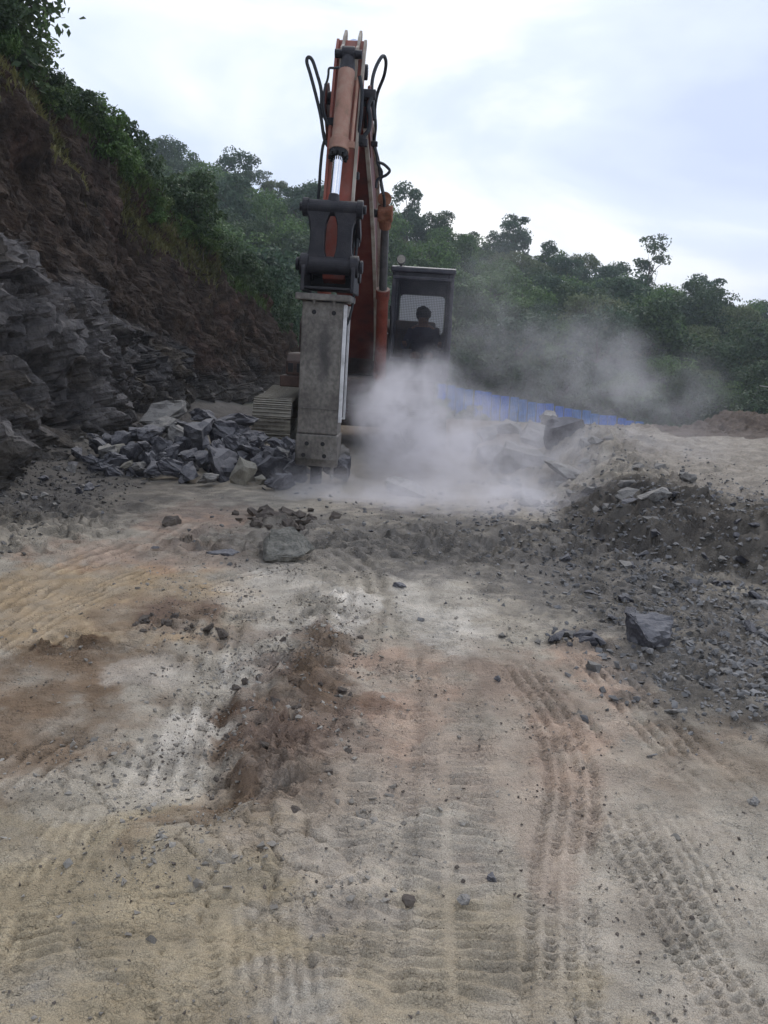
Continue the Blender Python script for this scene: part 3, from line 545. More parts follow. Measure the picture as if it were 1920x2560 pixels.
MB().box((cm, CY0+.04, CZ1-.1), (cw-2*pw, .06, .14)).build('header', M['cab'], cabo, bevel=.01)
MB().box((cm, CY0+.03, CZ0+.2), (cw-2*pw, .04, .22)).build('front_panel', M['cab'], cabo, bevel=.01)
# rear wall with the window opening
rw = MB(); wx0, wx1, wz0, wz1 = cm-.40, cm+.40, 1.98, 2.66; ry = CY1-.03
rw.box((cm, ry, (CZ0+.1+wz0)/2), (cw-2*pw, .05, wz0-CZ0-.1)); MB().box((cm, ry, (wz1+CZ1-.03)/2), (cw-2*pw, .05, CZ1-.03-wz1)).build('rear_header', M['cab'], cabo)
if wx0-(CX0+pw) > .005: rw.box(((CX0+pw+wx0)/2, ry, (wz0+wz1)/2), (wx0-CX0-pw, .05, wz1-wz0)).box(((CX1-pw+wx1)/2, ry, (wz0+wz1)/2), (CX1-pw-wx1, .05, wz1-wz0))
rw.build('rear_wall', M['cab'], cabo)
for sx_, sz_ in ((wx0, wz0), (wx0, wz1), (wx1, wz0), (wx1, wz1)):     # rounded corners of the opening
    dx_ = 1 if sx_ == wx0 else -1; dz_ = 1 if sz_ == wz0 else -1; r_ = .09
    pl = [(sx_-.001*dx_, sz_-.001*dz_)]+[(sx_+dx_*r_*(1-math.sin(t)), sz_+dz_*r_*(1-math.cos(t))) for t in [i*math.pi/2/6 for i in range(7)]]
    m_ = MB(); n_ = len(pl); m_.add([(a, ry-.02, b) for a, b in pl]+[(a, ry+.02, b) for a, b in pl], [(i, (i+1) % n_, n_+(i+1) % n_, n_+i) for i in range(n_)]+[tuple(range(n_)), tuple(range(n_, 2*n_))[::-1]])
    m_.build('window_corner', M['cab'], cabo)
MB().box((cm, ry+.012, (wz0+wz1)/2), (wx1-wx0-.004, .006, wz1-wz0-.004)).build('rear_window', M['dusty_glass'], cabo)
# right side closed towards the arm below the glass, door on the other side
MB().box((CX0+.03, (CY0+CY1)/2, CZ0+.5), (.04, CY1-CY0-2*pw, .8)).build('side_panel', M['cab'], cabo, bevel=.01)
dr = MB().box((CX1+.012, (CY0+CY1)/2-.2, CZ0+.55), (.035, .9, .95)).build('door', M['cab'], cabo, bevel=.01)
for xw in (CX0+.03, CX1-.02): MB().box((xw, (CY0+CY1)/2, 2.42), (.006, CY1-CY0-2*pw, .86)).build('side_window', M['dusty_glass'], cabo)
# guard of wire mesh on the front
gd = MB(); gx0, gx1, gz0, gz1 = CX0+.03, CX1-.02, CZ0+.33, CZ1-.12; yg = CY0-.05
for x_ in (gx0, gx1): gd.box((x_, yg, (gz0+gz1)/2), (.06, .04, gz1-gz0))
for z_ in (gz0, gz1): gd.box(((gx0+gx1)/2, yg-.003, z_), (gx1-gx0+.055, .04, .05))
gd.build('guard_frame', M['cab'], cabo, bevel=.008)
wm = MB()
for x_ in np.arange(gx0+.045, gx1-.03, .026): wm.box((x_, yg, (gz0+gz1)/2), (.0045, .0045, gz1-gz0-.05))
for z_ in np.arange(gz0+.04, gz1-.03, .026): wm.box(((gx0+gx1)/2, yg+.003, z_), (gx1-gx0-.06, .0045, .0045))
tag(wm.build('wire_mesh', M['cab'], cabo), kind='stuff')
lm = MB().cyl((CX0+.12, CY0+.05, CZ1+.14), (CX0+.12, CY0-.05, CZ1+.16), .065, .075, n=18).box((CX0+.12, CY0+.03, CZ1+.08), (.03, .03, .1)).build('work_lamp', M['cab'], ex, bevel=.004)
MB().cyl((CX0+.12, CY0-.051, CZ1+.160), (CX0+.12, CY0-.058, CZ1+.161), .066, n=18).build('lens', M['lamp'], lm)
MB().box((cm+.12, -.15, CZ0+.28), (.46, .46, .12)).box((cm+.12, .1, CZ0+.58), (.44, .12, .62)).build('seat', M['rubber'], cabo, bevel=.04)
for sx_ in (-.2, .44): MB().box((cm+sx_, -.3, CZ0+.32), (.14, .5, .34)).cyl((cm+sx_, -.42, CZ0+.49), (cm+sx_, -.45, CZ0+.66), .016).build('console', M['cab'], cabo, bevel=.015)
MB().cyl((CX0-.02, CY0-.02, 1.95), (CX0-.14, CY0-.1, 1.97), .012).box((CX0-.17, CY0-.12, 1.97), (.08, .02, .04)).build('mirror_arm', M['tin'], cabo)
# --- boom (gooseneck): side outline lofted, f = metres ahead of the swing centre
def sect(f, z, hd, hw, ang, x0=-.08):
    up = Vector((0, math.sin(ang), math.cos(ang))); c = Vector((x0, -f, z))
    return [c+Vector((-hw, 0, 0))-up*hd, c+Vector((hw, 0, 0))-up*hd, c+Vector((hw, 0, 0))+up*hd, c+Vector((-hw, 0, 0))+up*hd]
BC = [(.62, 1.62, .17, .27), (1.0, 2.05, .25, .29), (1.5, 2.62, .34, .29), (2.1, 3.2, .41, .28), (2.7, 3.66, .42, .27), (3.3, 4.03, .36, .25), (3.9, 4.36, .28, .22), (4.28, 4.55, .2, .2)]
loops = []
for i, (f, z, hd, hw) in enumerate(BC):
    a, b = BC[max(i-1, 0)], BC[min(i+1, len(BC)-1)]; ang = math.atan2(b[1]-a[1], b[0]-a[0]); loops.append(sect(f, z, hd, hw, ang))
boom = MB().rings(loops).build('boom', M['boomred'], ex, bevel=.012)
fl = MB(); fl2 = MB()                                    # pale welded edge strips along the right-hand side plate
for mb_, ix, ox in ((fl, 1, 0), (fl2, 2, 0)):
    pts = [Vector(L[ix]) for L in loops]; lp_ = []
    for i in range(len(pts)):
        d = (pts[min(i+1, len(pts)-1)]-pts[max(i-1, 0)]).normalized(); nr_ = Vector((0, -d.z, d.y))*.022
        p = pts[i]; lp_.append([p+Vector((-.004, 0, 0))-nr_, p+Vector((.045, 0, 0))-nr_, p+Vector((.045, 0, 0))+nr_, p+Vector((-.004, 0, 0))+nr_])
    mb_.rings(lp_)
fl2.build('edge_strip', M['beige'], boom)
fl.build('edge_strip', M['beige'], boom)
for x_ in (-.345, .175):                                 # fork that carries the stick
    MB().prism([(-3.95, 4.12), (-3.95, 4.62), (-4.4, 4.88), (-4.66, 4.80), (-4.66, 4.58), (-4.35, 4.35)], x_-.012, x_+.022).build('boom_fork', M['boomred'], boom, bevel=.008)
MB().cyl((-.40, -4.5, 4.68), (.24, -4.5, 4.68), .075, n=20).build('boom_pin', M['steel'], boom, bevel=.008)
for i, s_ in enumerate((-1, 1)):                         # boom cylinders either side
    x_ = -.08+s_*.44; top = Vector((x_, -2.8, 3.60)); foot = Vector((x_, -1.58, 1.28)); d = (top-foot).normalized(); hd_ = foot+d*1.45
    c = MB().cyl(foot, hd_, .088, n=22).cyl(hd_-d*.12, hd_+d*.03, .105, n=22).cyl((x_-.07, foot.y, foot.z), (x_+.07, foot.y, foot.z), .1, n=18).build('boom_cylinder', M['orange'], ex, bevel=.008, smooth=True)
    MB().cyl(hd_, top-d*.06, .06, n=20).build('rod', M['roddark'], c, smooth=True)
    MB().cyl((x_-.105, top.y, top.z), (x_+.105, top.y, top.z), .115, n=22).cyl(top-d*.22, top-d*.05, .08, .1, n=16).build('rod_eye', M['rust'], c, bevel=.015)
    MB().tube([hd_+Vector((s_*.13, 0, -.2)), foot+d*.9+Vector((s_*.14, 0, 0)), foot+d*.3+Vector((s_*.13, 0, 0))], .016).build('pipe', M['rubber'], c)
MB().cyl((-.62, -2.8, 3.6), (.46, -2.8, 3.6), .06, n=16).build('cross_pin', M['steel'], boom)
gl = LP(962, 500, 13.25); MB().cyl(gl+Vector((0, .04, 0)), gl+Vector((0, -.06, .01)), .085, .1, n=20).cyl(gl, gl+Vector((0, .02, -.2)), .03, n=10).build('boom_lamp', M['rust'], boom, bevel=.01)
# --- stick cylinder over the boom
a_, b_ = Vector((-.08, -2.3, 4.05)), Vector((-.08, -4.16, 5.42)); d = (b_-a_).normalized()
c = MB().cyl(a_, a_+d*1.35, .095, n=22).cyl(a_+d*1.25, a_+d*1.4, .11, n=22).build('stick_cylinder', M['orange'], ex, bevel=.008, smooth=True)
MB().cyl(a_+d*1.35, b_, .055, n=18).build('rod', M['chrome'], c, smooth=True)
# --- stick: from the lower pin up past the boom fork
SB, ST = Vector((-.08, -5.03, 2.62)), Vector((-.08, -4.27, 5.34)); sd_ = (ST-SB).normalized(); sf = Vector((0, -sd_.z, sd_.y)).normalized()   # sf: towards the camera
def stp(t, f, x=0.0): return SB+sd_*t+sf*f+Vector((x, 0, 0))
SL = (ST-SB).length
loops = []
for t, fr, bk, hw in [(-.12, .08, .12, .13), (.12, .14, .14, .14), (.8, .20, .2, .15), (1.6, .23, .26, .155), (2.2, .22, .27, .155), (2.6, .18, .22, .155), (SL, .12, .14, .15)]:
    loops.append([stp(t, fr, -hw), stp(t, fr, hw), stp(t, -bk, hw), stp(t, -bk, -hw)])
stick = MB().rings(loops).build('stick', M['stickred'], ex, bevel=.01)
for x_ in (-.165, .165):                                 # side plates stand proud of the front face: right one pale, left one red
    m_ = MB(); pts = [(.15, .14), (.8, .205), (1.6, .245), (2.2, .245), (2.6, .205), (SL-.02, .14)]
    for (t0, f0), (t1, f1_) in zip(pts[:-1], pts[1:]):
        m_.add([stp(t0, f0-.06, x_-.012), stp(t0, f0+.03, x_-.012), stp(t1, f1_+.03, x_-.012), stp(t1, f1_-.06, x_-.012), stp(t0, f0-.06, x_+.02), stp(t0, f0+.03, x_+.02), stp(t1, f1_+.03, x_+.02), stp(t1, f1_-.06, x_+.02)],
               [(0, 1, 2, 3), (4, 7, 6, 5), (0, 4, 5, 1), (1, 5, 6, 2), (2, 6, 7, 3), (3, 7, 4, 0)])
    m_.build('flange', M['beige' if x_ > 0 else 'stickred'], stick)
for x_ in (-.09, .09):                                   # ears at the head of the stick
    m_ = MB(); pr = [(2.25, .2), (2.45, .34), (2.6, .34), (2.72, .2), (SL+.02, .16), (SL+.19, .02), (SL+.19, -.06), (SL-.02, -.1)]
    n_ = len(pr); m_.add([stp(t, f, x_-.016) for t, f in pr]+[stp(t, f, x_+.016) for t, f in pr], [(i, (i+1) % n_, n_+(i+1) % n_, n_+i) for i in range(n_)]+[tuple(range(n_))[::-1], tuple(range(n_, 2*n_))])
    m_.build('cylinder_ear', M['beige'], stick, bevel=.004)
MB().cyl(stp(2.5, .0, .16), stp(2.5, 0, .21), .09, n=18).build('pivot_cap', M['steel'], stick, bevel=.008)
for t in (.55, 1.15): MB().box(stp(t, .1, .195), (.035, .1, .08)).build('hose_clamp', M['steel'], stick, bevel=.006)
MB().box(stp(1.55, .2, .21), (.06, .1, .09)).build('hose_clamp', M['steel'], stick, bevel=.006)
# --- breaker (bucket) cylinder down the front of the stick
top = stp(2.5, .36, -.0); end = Vector((-.10, -5.36, 3.30)); d = (end-top).normalized(); bl = (end-top).length
bc = MB().cyl(top+d*.22, top+d*1.16, .098, n=26).cyl(top+d*1.10, top+d*1.24, .118, n=26).build('breaker_cylinder', M['cyl'], ex, bevel=.008, smooth=True)
MB().cyl(top+d*.05, top+d*.24, .075, .1, n=20).cyl(top+Vector((-.075, 0, 0)), top+Vector((.075, 0, 0)), .085, n=20).build('cylinder_eye', M['steel'], bc, bevel=.01)
MB().cyl(stp(2.5, .36, -.16), stp(2.5, .36, .16), .05, n=16).build('pin', M['steel'], bc)
gn = MB(); gn.cyl(top+d*1.24, top+d*1.29, .11, n=12)
q = d.to_track_quat('Z', 'Y')
for i in range(10): a = 2*math.pi*i/10; v = q @ Vector((math.cos(a)*.1, math.sin(a)*.1, 0)); gn.cyl(top+d*1.28+v, top+d*1.33+v, .02, n=6)
gn.build('gland', M['hole'], bc)
MB().cyl(top+d*1.25, end-d*.1, .056, n=24).build('rod', M['chrome'], bc, smooth=True)
MB().cyl(end-d*.16, end-d*.02, .062, .075, n=18).build('rod_eye', M['steel'], bc, bevel=.01)
side = Vector((.14, -.01, 0))
MB().tube([top+d*.3+side, top+d*.55+side, top+d*.9+side, top+d*1.1+side, top+d*1.18+side*.8], .018).box(top+d*1.15+side, (.07, .08, .07)).build('pipe', M['cyl'], bc)
MB().tube([LP(848, 169, 11.05), LP(836, 170, 11.05), LP(823, 171, 11.05), LP(821, 186, 11.05), LP(818.5, 200, 11.08), LP(811, 225, 11.1), LP(809, 267, 11.12), LP(816, 300, 11.15)], .014).build('elbow_pipe', M['rubber'], bc)
# --- linkage
PT = Vector((-.10, -5.36, 3.30)); PBk = Vector((-.10, -5.44, 2.66))
hl = MB()
hl.cyl(PT+Vector((-.30, 0, 0)), PT+Vector((.30, 0, 0)), .088, n=24).cyl(PBk+Vector((-.34, 0, 0)), PBk+Vector((.34, 0, 0)), .10, n=24)
for s_ in (-1, 1):
    xs = s_*.155; lp_ = []
    for t0, w0 in [(.0, .14), (.06, .135), (.13, .108), (.2, .09), (.30, .084), (.42, .084), (.5, .092), (.56, .108), (.61, .13), (.66, .15)]:
        a = PT.lerp(PBk, t0/.66); lp_.append([a+Vector((xs-w0, -.065, 0)), a+Vector((xs+w0, -.065, 0)), a+Vector((xs+w0, .065, 0)), a+Vector((xs-w0, .065, 0))])
    hl.rings(lp_)
hl.build('push_link', M['steel'], ex, bevel=.012)
for s_ in (-1, 1):
    x_ = -.09+s_*.30; a = PT+Vector((s_*.31, 0, 0)); b = stp(.42, 0, s_*.24); m_ = MB().cyl(a+Vector((-.035, 0, 0)), a+Vector((.035, 0, 0)), .105, n=20).cyl(b+Vector((-.03, 0, 0)), b+Vector((.03, 0, 0)), .095, n=20)
    dd = (b-a); m_.box((a+b)/2, (.045, dd.length, .13), Matrix.Rotation(math.atan2(dd.z, dd.y), 3, 'X')); m_.build('side_link', M['steel'], ex, bevel=.008)
    MB().cyl(PT+Vector((s_*.345, 0, 0)), PT+Vector((s_*.38, 0, 0)), .05, n=12).build('link_pin', M['steel'], ex, bevel=.006)
# --- hydraulic breaker
HBx, HBy = -.135, -5.2
br = MB()
for s_ in (-1, 1):
    x_ = -.10+s_*.285
    br.prism([(-5.62, 2.36), (-5.58, 2.62), (-5.5, 2.76), (-5.38, 2.78), (-5.2, 2.72), (-5.03, 2.76), (-4.9, 2.7), (-4.86, 2.36)], x_-.022, x_+.022)
    br.cyl((x_-.05, -5.44, 2.66), (x_+.05, -5.44, 2.66), .125, n=24).cyl((x_-.05, -5.03, 2.62), (x_+.05, -5.03, 2.62), .12, n=24)
br.box((-.1, -5.24, 2.40), (.56, .62, .03)).box((-.1, -4.98, 2.50), (.53, .03, .22))
brk = br.build('breaker_bracket', M['steel'], ex, bevel=.01)
for s_ in (-1, 1): MB().cyl((-.1+s_*.345, -5.44, 2.66), (-.1+s_*.385, -5.44, 2.66), .075, n=18).build('pin_cap', M['steel'], brk, bevel=.01)
MB().box((-.1, -5.03, 2.62), (.5, .14, .14)).build('stick_boss', M['steel'], brk, bevel=.03)
bk = MB()
bx0, bx1, by0, by1 = HBx-.255, HBx+.235, -5.46, -4.98
# housing: front and back plates, right side recessed between pale edges
bk.prism([(by0, .72), (by0, 2.25), (by1, 2.25), (by1, .72)], bx0, bx1-.012)
breaker = bk.build('hydraulic_breaker', M['hammer'], ex, bevel=.012)
tag(breaker, 'scuffed grey box-housed hydraulic breaker')
MB().box((HBx-.01, -5.22, 2.30), (.64, .66, .075)).build('top_plate', M['hammer'], breaker, bevel=.012)
MB().prism([(by0-.006, .42), (by0-.006, .715), (by1+.006, .715), (by1+.006, .42), (by1-.06, .32), (by0+.06, .32)], bx0-.012, bx1+.002).build('nose_housing', M['hammer'], breaker, bevel=.02)
MB().box((bx1+.012, by0+.016, 1.55), (.042, .034, 1.36)).build('edge_plate', M['hammer_edge'], breaker, bevel=.006)
MB().box((bx1+.012, by1-.016, 1.55), (.042, .034, 1.36)).build('edge_plate', M['hammer_edge'], breaker, bevel=.006)
MB().box((bx1+.003, -5.22, 1.5), (.02, .30, 1.2)).build('side_plate', M['steel'], breaker, bevel=.006)
for sz_ in (1.02,): MB().box((HBx-.016, by0-.002, sz_), (.48, .012, .012)).build('weld_seam', M['hammer'], breaker, bevel=.004)
for hx, hz in ((-.125, .60), (.065, .605), (-.16, .46), (.09, .46)):
    MB().cyl((HBx+hx-.005, by0-.0085, hz), (HBx+hx-.005, by0-.004, hz), .026, n=18).build('bolt_hole', M['hole'], breaker)
for hx in (-.115, .115):
    MB().cyl((HBx+hx, by0-.004, 2.13), (HBx+hx, by0+.01, 2.13), .027, n=18).build('bolt_hole', M['hole'], breaker)
    MB().cyl((HBx+hx, -5.5, 2.29), (HBx+hx, -5.5, 2.245), .026, n=6).cyl((HBx+hx, -5.5, 2.25), (HBx+hx, -5.5, 2.225), .015, n=8).build('bolt', M['hammer'], breaker)
MB().cyl((bx1+.05, -5.46, 2.29), (bx1+.05, -5.46, 2.24), .026, n=6).build('bolt', M['hammer'], breaker)
MB().cyl((HBx-.03, -5.22, .4), (HBx-.03, -5.22, .02), .075, .07, n=20).cyl((HBx-.03, -5.22, .42), (HBx-.03, -5.22, .29), .11, n=20).build('chisel', M['steel'], breaker, bevel=.01, smooth=True)
for hx in (.10,): MB().box((HBx+hx+.07, -5.3, .26), (.035, .1, .2)).build('retainer', M['hammer'], breaker, bevel=.008)
# --- hoses
def hose(pts, Y, r=.019, par=ex, nm='hose'):
    return MB().tube([LP(a, b, Y if not isinstance(Y, (list, tuple)) else Y[0]+(Y[1]-Y[0])*i/(len(pts)-1)) for i, (a, b) in enumerate(pts)], r, n=8).build(nm, M['rubber'], par, smooth=True)
hose([(824, 372), (811, 347), (802, 291), (790, 239), (776, 186), (767, 155), (771, 143), (781, 151), (792, 183), (803, 225), (805, 274), (820, 312)], 11.25, .021)
hose([(936, 300), (930, 239), (931, 200), (941, 165), (957, 140), (965, 155), (960, 190), (944, 232), (937, 274), (939, 316), (936, 358), (946, 403), (951, 445), (960, 494), (961, 515)], [11.4, 13.1], .022)
hose([(944, 405), (958, 410), (970, 420), (974, 428), (965, 438), (944, 449), (940, 470)], 12.2, .019)
hose([(933, 362), (941, 385), (944, 410), (955, 430), (952, 460), (957, 486)], 12.3, .016)
hose([(905, 356), (912, 338), (923, 322), (925, 290), (921, 268), (929, 244)], 11.3, .026, nm='steel_pipe')
hose([(899, 190), (905, 225), (904, 270), (899, 320), (893, 350)], 11.25, .022)
hose([(803, 290), (806, 320), (812, 345), (806, 372), (801, 420), (798, 470), (795, 500)], 11.3, .019)
hose([(892, 560), (893, 600), (889, 650), (887, 700), (885, 735), (880, 770), (868, 810), (852, 830)], [11.1, 10.9], .016)
hose([(880, 520), (886, 560), (884, 610), (878, 660)], 11.1, .016)
MB().box(LP(936, 360, 12.0), (.08, .06, .06)).build('hose_clamp', M['steel'], boom, bevel=.006)
MB().box(LP(923, 236, 11.4), (.16, .1, .1)).build('hose_bracket', M['steel'], stick, bevel=.01)
for q in ((908, 357), (826, 305)): MB().box(LP(q[0], q[1], 11.3), (.1, .08, .09)).build('hose_bracket', M['steel'], stick, bevel=.01)

# ------------------------------------------------------------------ operator (sits in the cab)
def person():
    bm = bmesh.new()
    J = {'pel': (0, 0, .10, .14, .12), 'bel': (0, -.01, .26, .15, .12), 'che': (0, -.02, .44, .17, .12), 'nb': (0, -.01, .58, .085, .08), 'nk': (0, -.03, .63, .07, .07), 'hd0': (0, -.05, .69, .082, .09), 'hd': (0, -.05, .77, .092, .105), 'top': (0, -.04, .86, .06, .07),
         'nose': (0, -.16, .73, .018, .018)}
    for s, S in ((-1, 'l'), (1, 'r')):
        J.update({S+'sh': (s*.19, -.01, .52, .07, .075), S+'el': (s*.29, -.12, .27, .048, .048), S+'wr': (s*.30, -.36, .30, .032, .032), S+'pa': (s*.30, -.43, .33, .038, .026),
                  S+'hip': (s*.09, -.03, .08, .09, .09), S+'kn': (s*.14, -.46, .12, .065, .065), S+'an': (s*.14, -.58, -.24, .045, .045), S+'toe': (s*.15, -.76, -.27, .035, .03), S+'ear': (s*.1, -.04, .74, .018, .022)})
        for k_, (a, b_) in enumerate(((.035, .03), (.012, .045), (-.012, .045), (-.033, .035))):
            J[f'{S}f{k_}'] = (s*.30+s*a*.8, -.475, .335, .0095, .0095); J[f'{S}g{k_}'] = (s*.30+s*a*.8, -.475-b_*.6, .30, .0085, .0085)
        J[S+'th'] = (s*.30-s*.035, -.41, .30, .0095, .0095)
    E_ = [('pel', 'bel'), ('bel', 'che'), ('che', 'nb'), ('nb', 'nk'), ('nk', 'hd0'), ('hd0', 'hd'), ('hd', 'top'), ('hd0', 'nose')]
    for S in 'lr':
        E_ += [('nb', S+'sh'), (S+'sh', S+'el'), (S+'el', S+'wr'), (S+'wr', S+'pa'), ('pel', S+'hip'), (S+'hip', S+'kn'), (S+'kn', S+'an'), (S+'an', S+'toe'), ('hd', S+'ear'), (S+'wr', S+'th')]
        for k_ in range(4): E_ += [(S+'pa', f'{S}f{k_}'), (f'{S}f{k_}', f'{S}g{k_}')]
    names = list(J); vs_ = [bm.verts.new(J[n][:3]) for n in names]
    for a, b in E_: bm.edges.new((vs_[names.index(a)], vs_[names.index(b)]))
    me = bpy.data.meshes.new('person'); bm.to_mesh(me); bm.free()
    o = bpy.data.objects.new('person', me); link(o)
    o.modifiers.new('skin', 'SKIN'); sk = me.skin_vertices[0].data if me.skin_vertices else None
    if sk is None:
        bmx = bmesh.new(); bmx.from_mesh(me); bmx.verts.layers.skin.verify(); bmx.to_mesh(me); bmx.free(); sk = me.skin_vertices[0].data
    for i, n in enumerate(names): sk[i].radius = J[n][3:5]; sk[i].use_root = (n == 'pel')
    ss = o.modifiers.new('sub', 'SUBSURF'); ss.levels = 2; ss.render_levels = 2
    me.materials.append(M['skin']); return o
op = person(); sx_ = EXM @ Vector((cm+.06, -.2, CZ0+.29)); op.location = sx_; op.rotation_euler = (0, 0, math.radians(-3))
tag(op, 'operator in dark clothing seated in the cab behind the mesh guard', 'person')
def blob(name, c, r, mat_, par, sq=None, seed=0, amp=.12):
    bm = bmesh.new(); bmesh.ops.create_icosphere(bm, subdivisions=3, radius=1)
    co = np.array([v.co for v in bm.verts]); nn = fbm(co[:, 0]*2.5+seed, co[:, 1]*2.5, co[:, 2]*2.5, oct=3, seed=7)
    for v, k_ in zip(bm.verts, nn): v.co = Vector((v.co.x*r[0], v.co.y*r[1], v.co.z*r[2]))*(1+amp*k_)+Vector(c)
    me_ = bpy.data.meshes.new(name); bm.to_mesh(me_); bm.free(); me_.materials.append(mat_)
    for p in me_.polygons: p.use_smooth = True
    return link(bpy.data.objects.new(name, me_), par)
blob('hair', (0, -.02, .81), (.132, .138, .13), M['hair'], op, seed=3, amp=.18)
tor = MB(); lp = []
for z_, rx_, ry_, yo in ((.02, .19, .15, 0), (.15, .185, .15, -.01), (.3, .2, .15, -.01), (.45, .225, .15, -.02), (.54, .215, .125, -.01), (.6, .12, .09, -.01)):
    lp.append([(rx_*math.copysign(abs(math.cos(t))**.8, math.cos(t)), yo+ry_*math.sin(t), z_) for t in [2*math.pi*i/20 for i in range(20)]])
tor.rings(lp)
for s_ in (-1, 1): tor.tube([(s_*.19, -.01, .53), (s_*.25, -.07, .39), (s_*.29, -.12, .27), (s_*.30, -.2, .28)], .072, n=12)
tor.build('shirt', M['shirt'], op, smooth=True)
# ================================================================== STONES
def rock_mesh(name, seed, dims, material, npt=15, cuts=2, rough=.035, flat=0.0):
    r = np.random.default_rng(seed); bm = bmesh.new()
    P = r.normal(size=(npt, 3)); P /= np.linalg.norm(P, axis=1, keepdims=True); P *= r.uniform(.78, 1.0, size=(npt, 1)); P = np.sign(P)*np.abs(P)**.8
    P *= np.array(dims)/2
    if flat: P[:, 2] = np.clip(P[:, 2], -dims[2]*.5, dims[2]*flat)
    for p in P: bm.verts.new(p)
    res = bmesh.ops.convex_hull(bm, input=bm.verts)
    bmesh.ops.delete(bm, geom=[v for v in bm.verts if not v.link_faces], context='VERTS')
    if cuts:
        bmesh.ops.subdivide_edges(bm, edges=bm.edges, cuts=cuts, use_grid_fill=True); bmesh.ops.triangulate(bm, faces=bm.faces)
        s = float(np.mean(dims)); co = np.array([v.co for v in bm.verts])
        f = 3.2/s; d = fbm(co[:, 0]*f+seed, co[:, 1]*f, co[:, 2]*f, oct=3, seed=5); q, _ = facets(co[:, 0]*f*1.3+seed, co[:, 1]*f*1.3, co[:, 2]*f*1.3, seed=9)
        bm.normal_update()
        for v, a, b in zip(bm.verts, d, q): v.co += v.normal*s*(rough*1.6*a+rough*1.3*b)
    bmesh.ops.recalc_face_normals(bm, faces=bm.faces)
    me = bpy.data.meshes.new(name); bm.to_mesh(me); bm.free(); me.materials.append(material); return me
def place(me, loc, rot, sc=(1, 1, 1), name='boulder'):
    o = bpy.data.objects.new(name, me); link(o); o.location = loc; o.rotation_euler = rot; o.scale = sc; return o
U = random.uniform
# heap of broken boulders left of the breaker: seen place (x, y in a crop), size; depth runs back up the heap
HEAP = [(880, 940, 220, 100, 1), (980, 1010, 130, 50, 0), (1130, 962, 150, 60, 0), (1270, 990, 230, 60, 0), (1100, 1090, 240, 200, 0), (1230, 1060, 140, 130, 0), (960, 1080, 140, 110, 1), (830, 1060, 150, 90, 0), (720, 1165, 120, 120, 0), (590, 1165, 150, 85, 1),
        (945, 1170, 120, 80, 0), (820, 1200, 100, 80, 0), (1190, 1225, 220, 180, 0), (1325, 1262, 140, 140, 2), (1040, 1270, 150, 80, 0), (930, 1240, 130, 80, 0), (840, 1250, 120, 55, 0), (1480, 1225, 190, 120, 0), (1535, 1318, 140, 90, 0), (1345, 1160, 150, 90, 0), (1350, 1060, 120, 70, 0),
        (1455, 1095, 90, 70, 0), (1560, 1050, 150, 80, 0), (1600, 1240, 100, 80, 0), (1520, 1162, 120, 45, 1), (1610, 1140, 70, 60, 0), (1540, 1120, 130, 60, 0), (1330, 935, 80, 55, 0), (640, 1140, 90, 50, 2), (780, 1125, 90, 60, 0), (1420, 1305, 70, 50, 2), (1130, 1300, 100, 45, 1), (500, 1195, 90, 45, 0), (540, 1130, 130, 90, 0), (660, 1090, 120, 90, 0), (760, 1060, 120, 80, 0), (620, 1200, 110, 70, 0), (430, 1160, 100, 60, 0), (1110, 1190, 110, 80, 0), (1020, 1060, 110, 80, 0), (880, 1190, 90, 70, 0), (1290, 1120, 120, 90, 0), (1030, 1180, 110, 80, 0),
        (1000, 1130, 140, 110, 0), (900, 1010, 160, 80, 1), (1400, 1010, 130, 60, 0), (1180, 1150, 130, 90, 0), (1420, 1200, 110, 70, 0), (1260, 1190, 90, 60, 0), (870, 1130, 130, 90, 0), (760, 1235, 70, 40, 1), (690, 1225, 70, 35, 2), (570, 1235, 60, 30, 0), (1640, 1190, 90, 70, 0)]
rp = [rock_mesh('boulder', 300+i, (1, U(.75, 1.0), 1), M['rock'], npt=random.choice((11, 13, 16, 20)), cuts=3, rough=.045) for i in range(9)]
rl = [rock_mesh('boulder', 330+i, (1, .9, 1), M['rock_dusty'], npt=random.choice((10, 13, 16)), cuts=3, rough=.045) for i in range(4)]
rt = [rock_mesh('boulder', 350+i, (1, .9, 1), M['rock_tan'], npt=12, cuts=3, rough=.03) for i in range(3)]
HL = {0: 'flat-topped pale slab crowning the heap of broken rock by the cliff', 4: 'largest dark boulder in the middle of the heap left of the breaker', 6: 'light slanted boulder leaning in the middle of the rock heap', 12: 'biggest boulder at the front of the heap left of the breaker', 13: 'tan slab leaning at the front foot of the rock heap',
      14: 'blackish boulder lying at the very front edge of the rock heap', 17: 'broad pointed grey boulder just left of the breaker nose', 18: 'dark boulder nearest the camera just left of the breaker chisel', 22: 'pale boulder in front of the left crawler track', 8: 'dark upright boulder at the left end of the rock heap', 9: 'long boulder at the left foot of the heap against the cliff'}
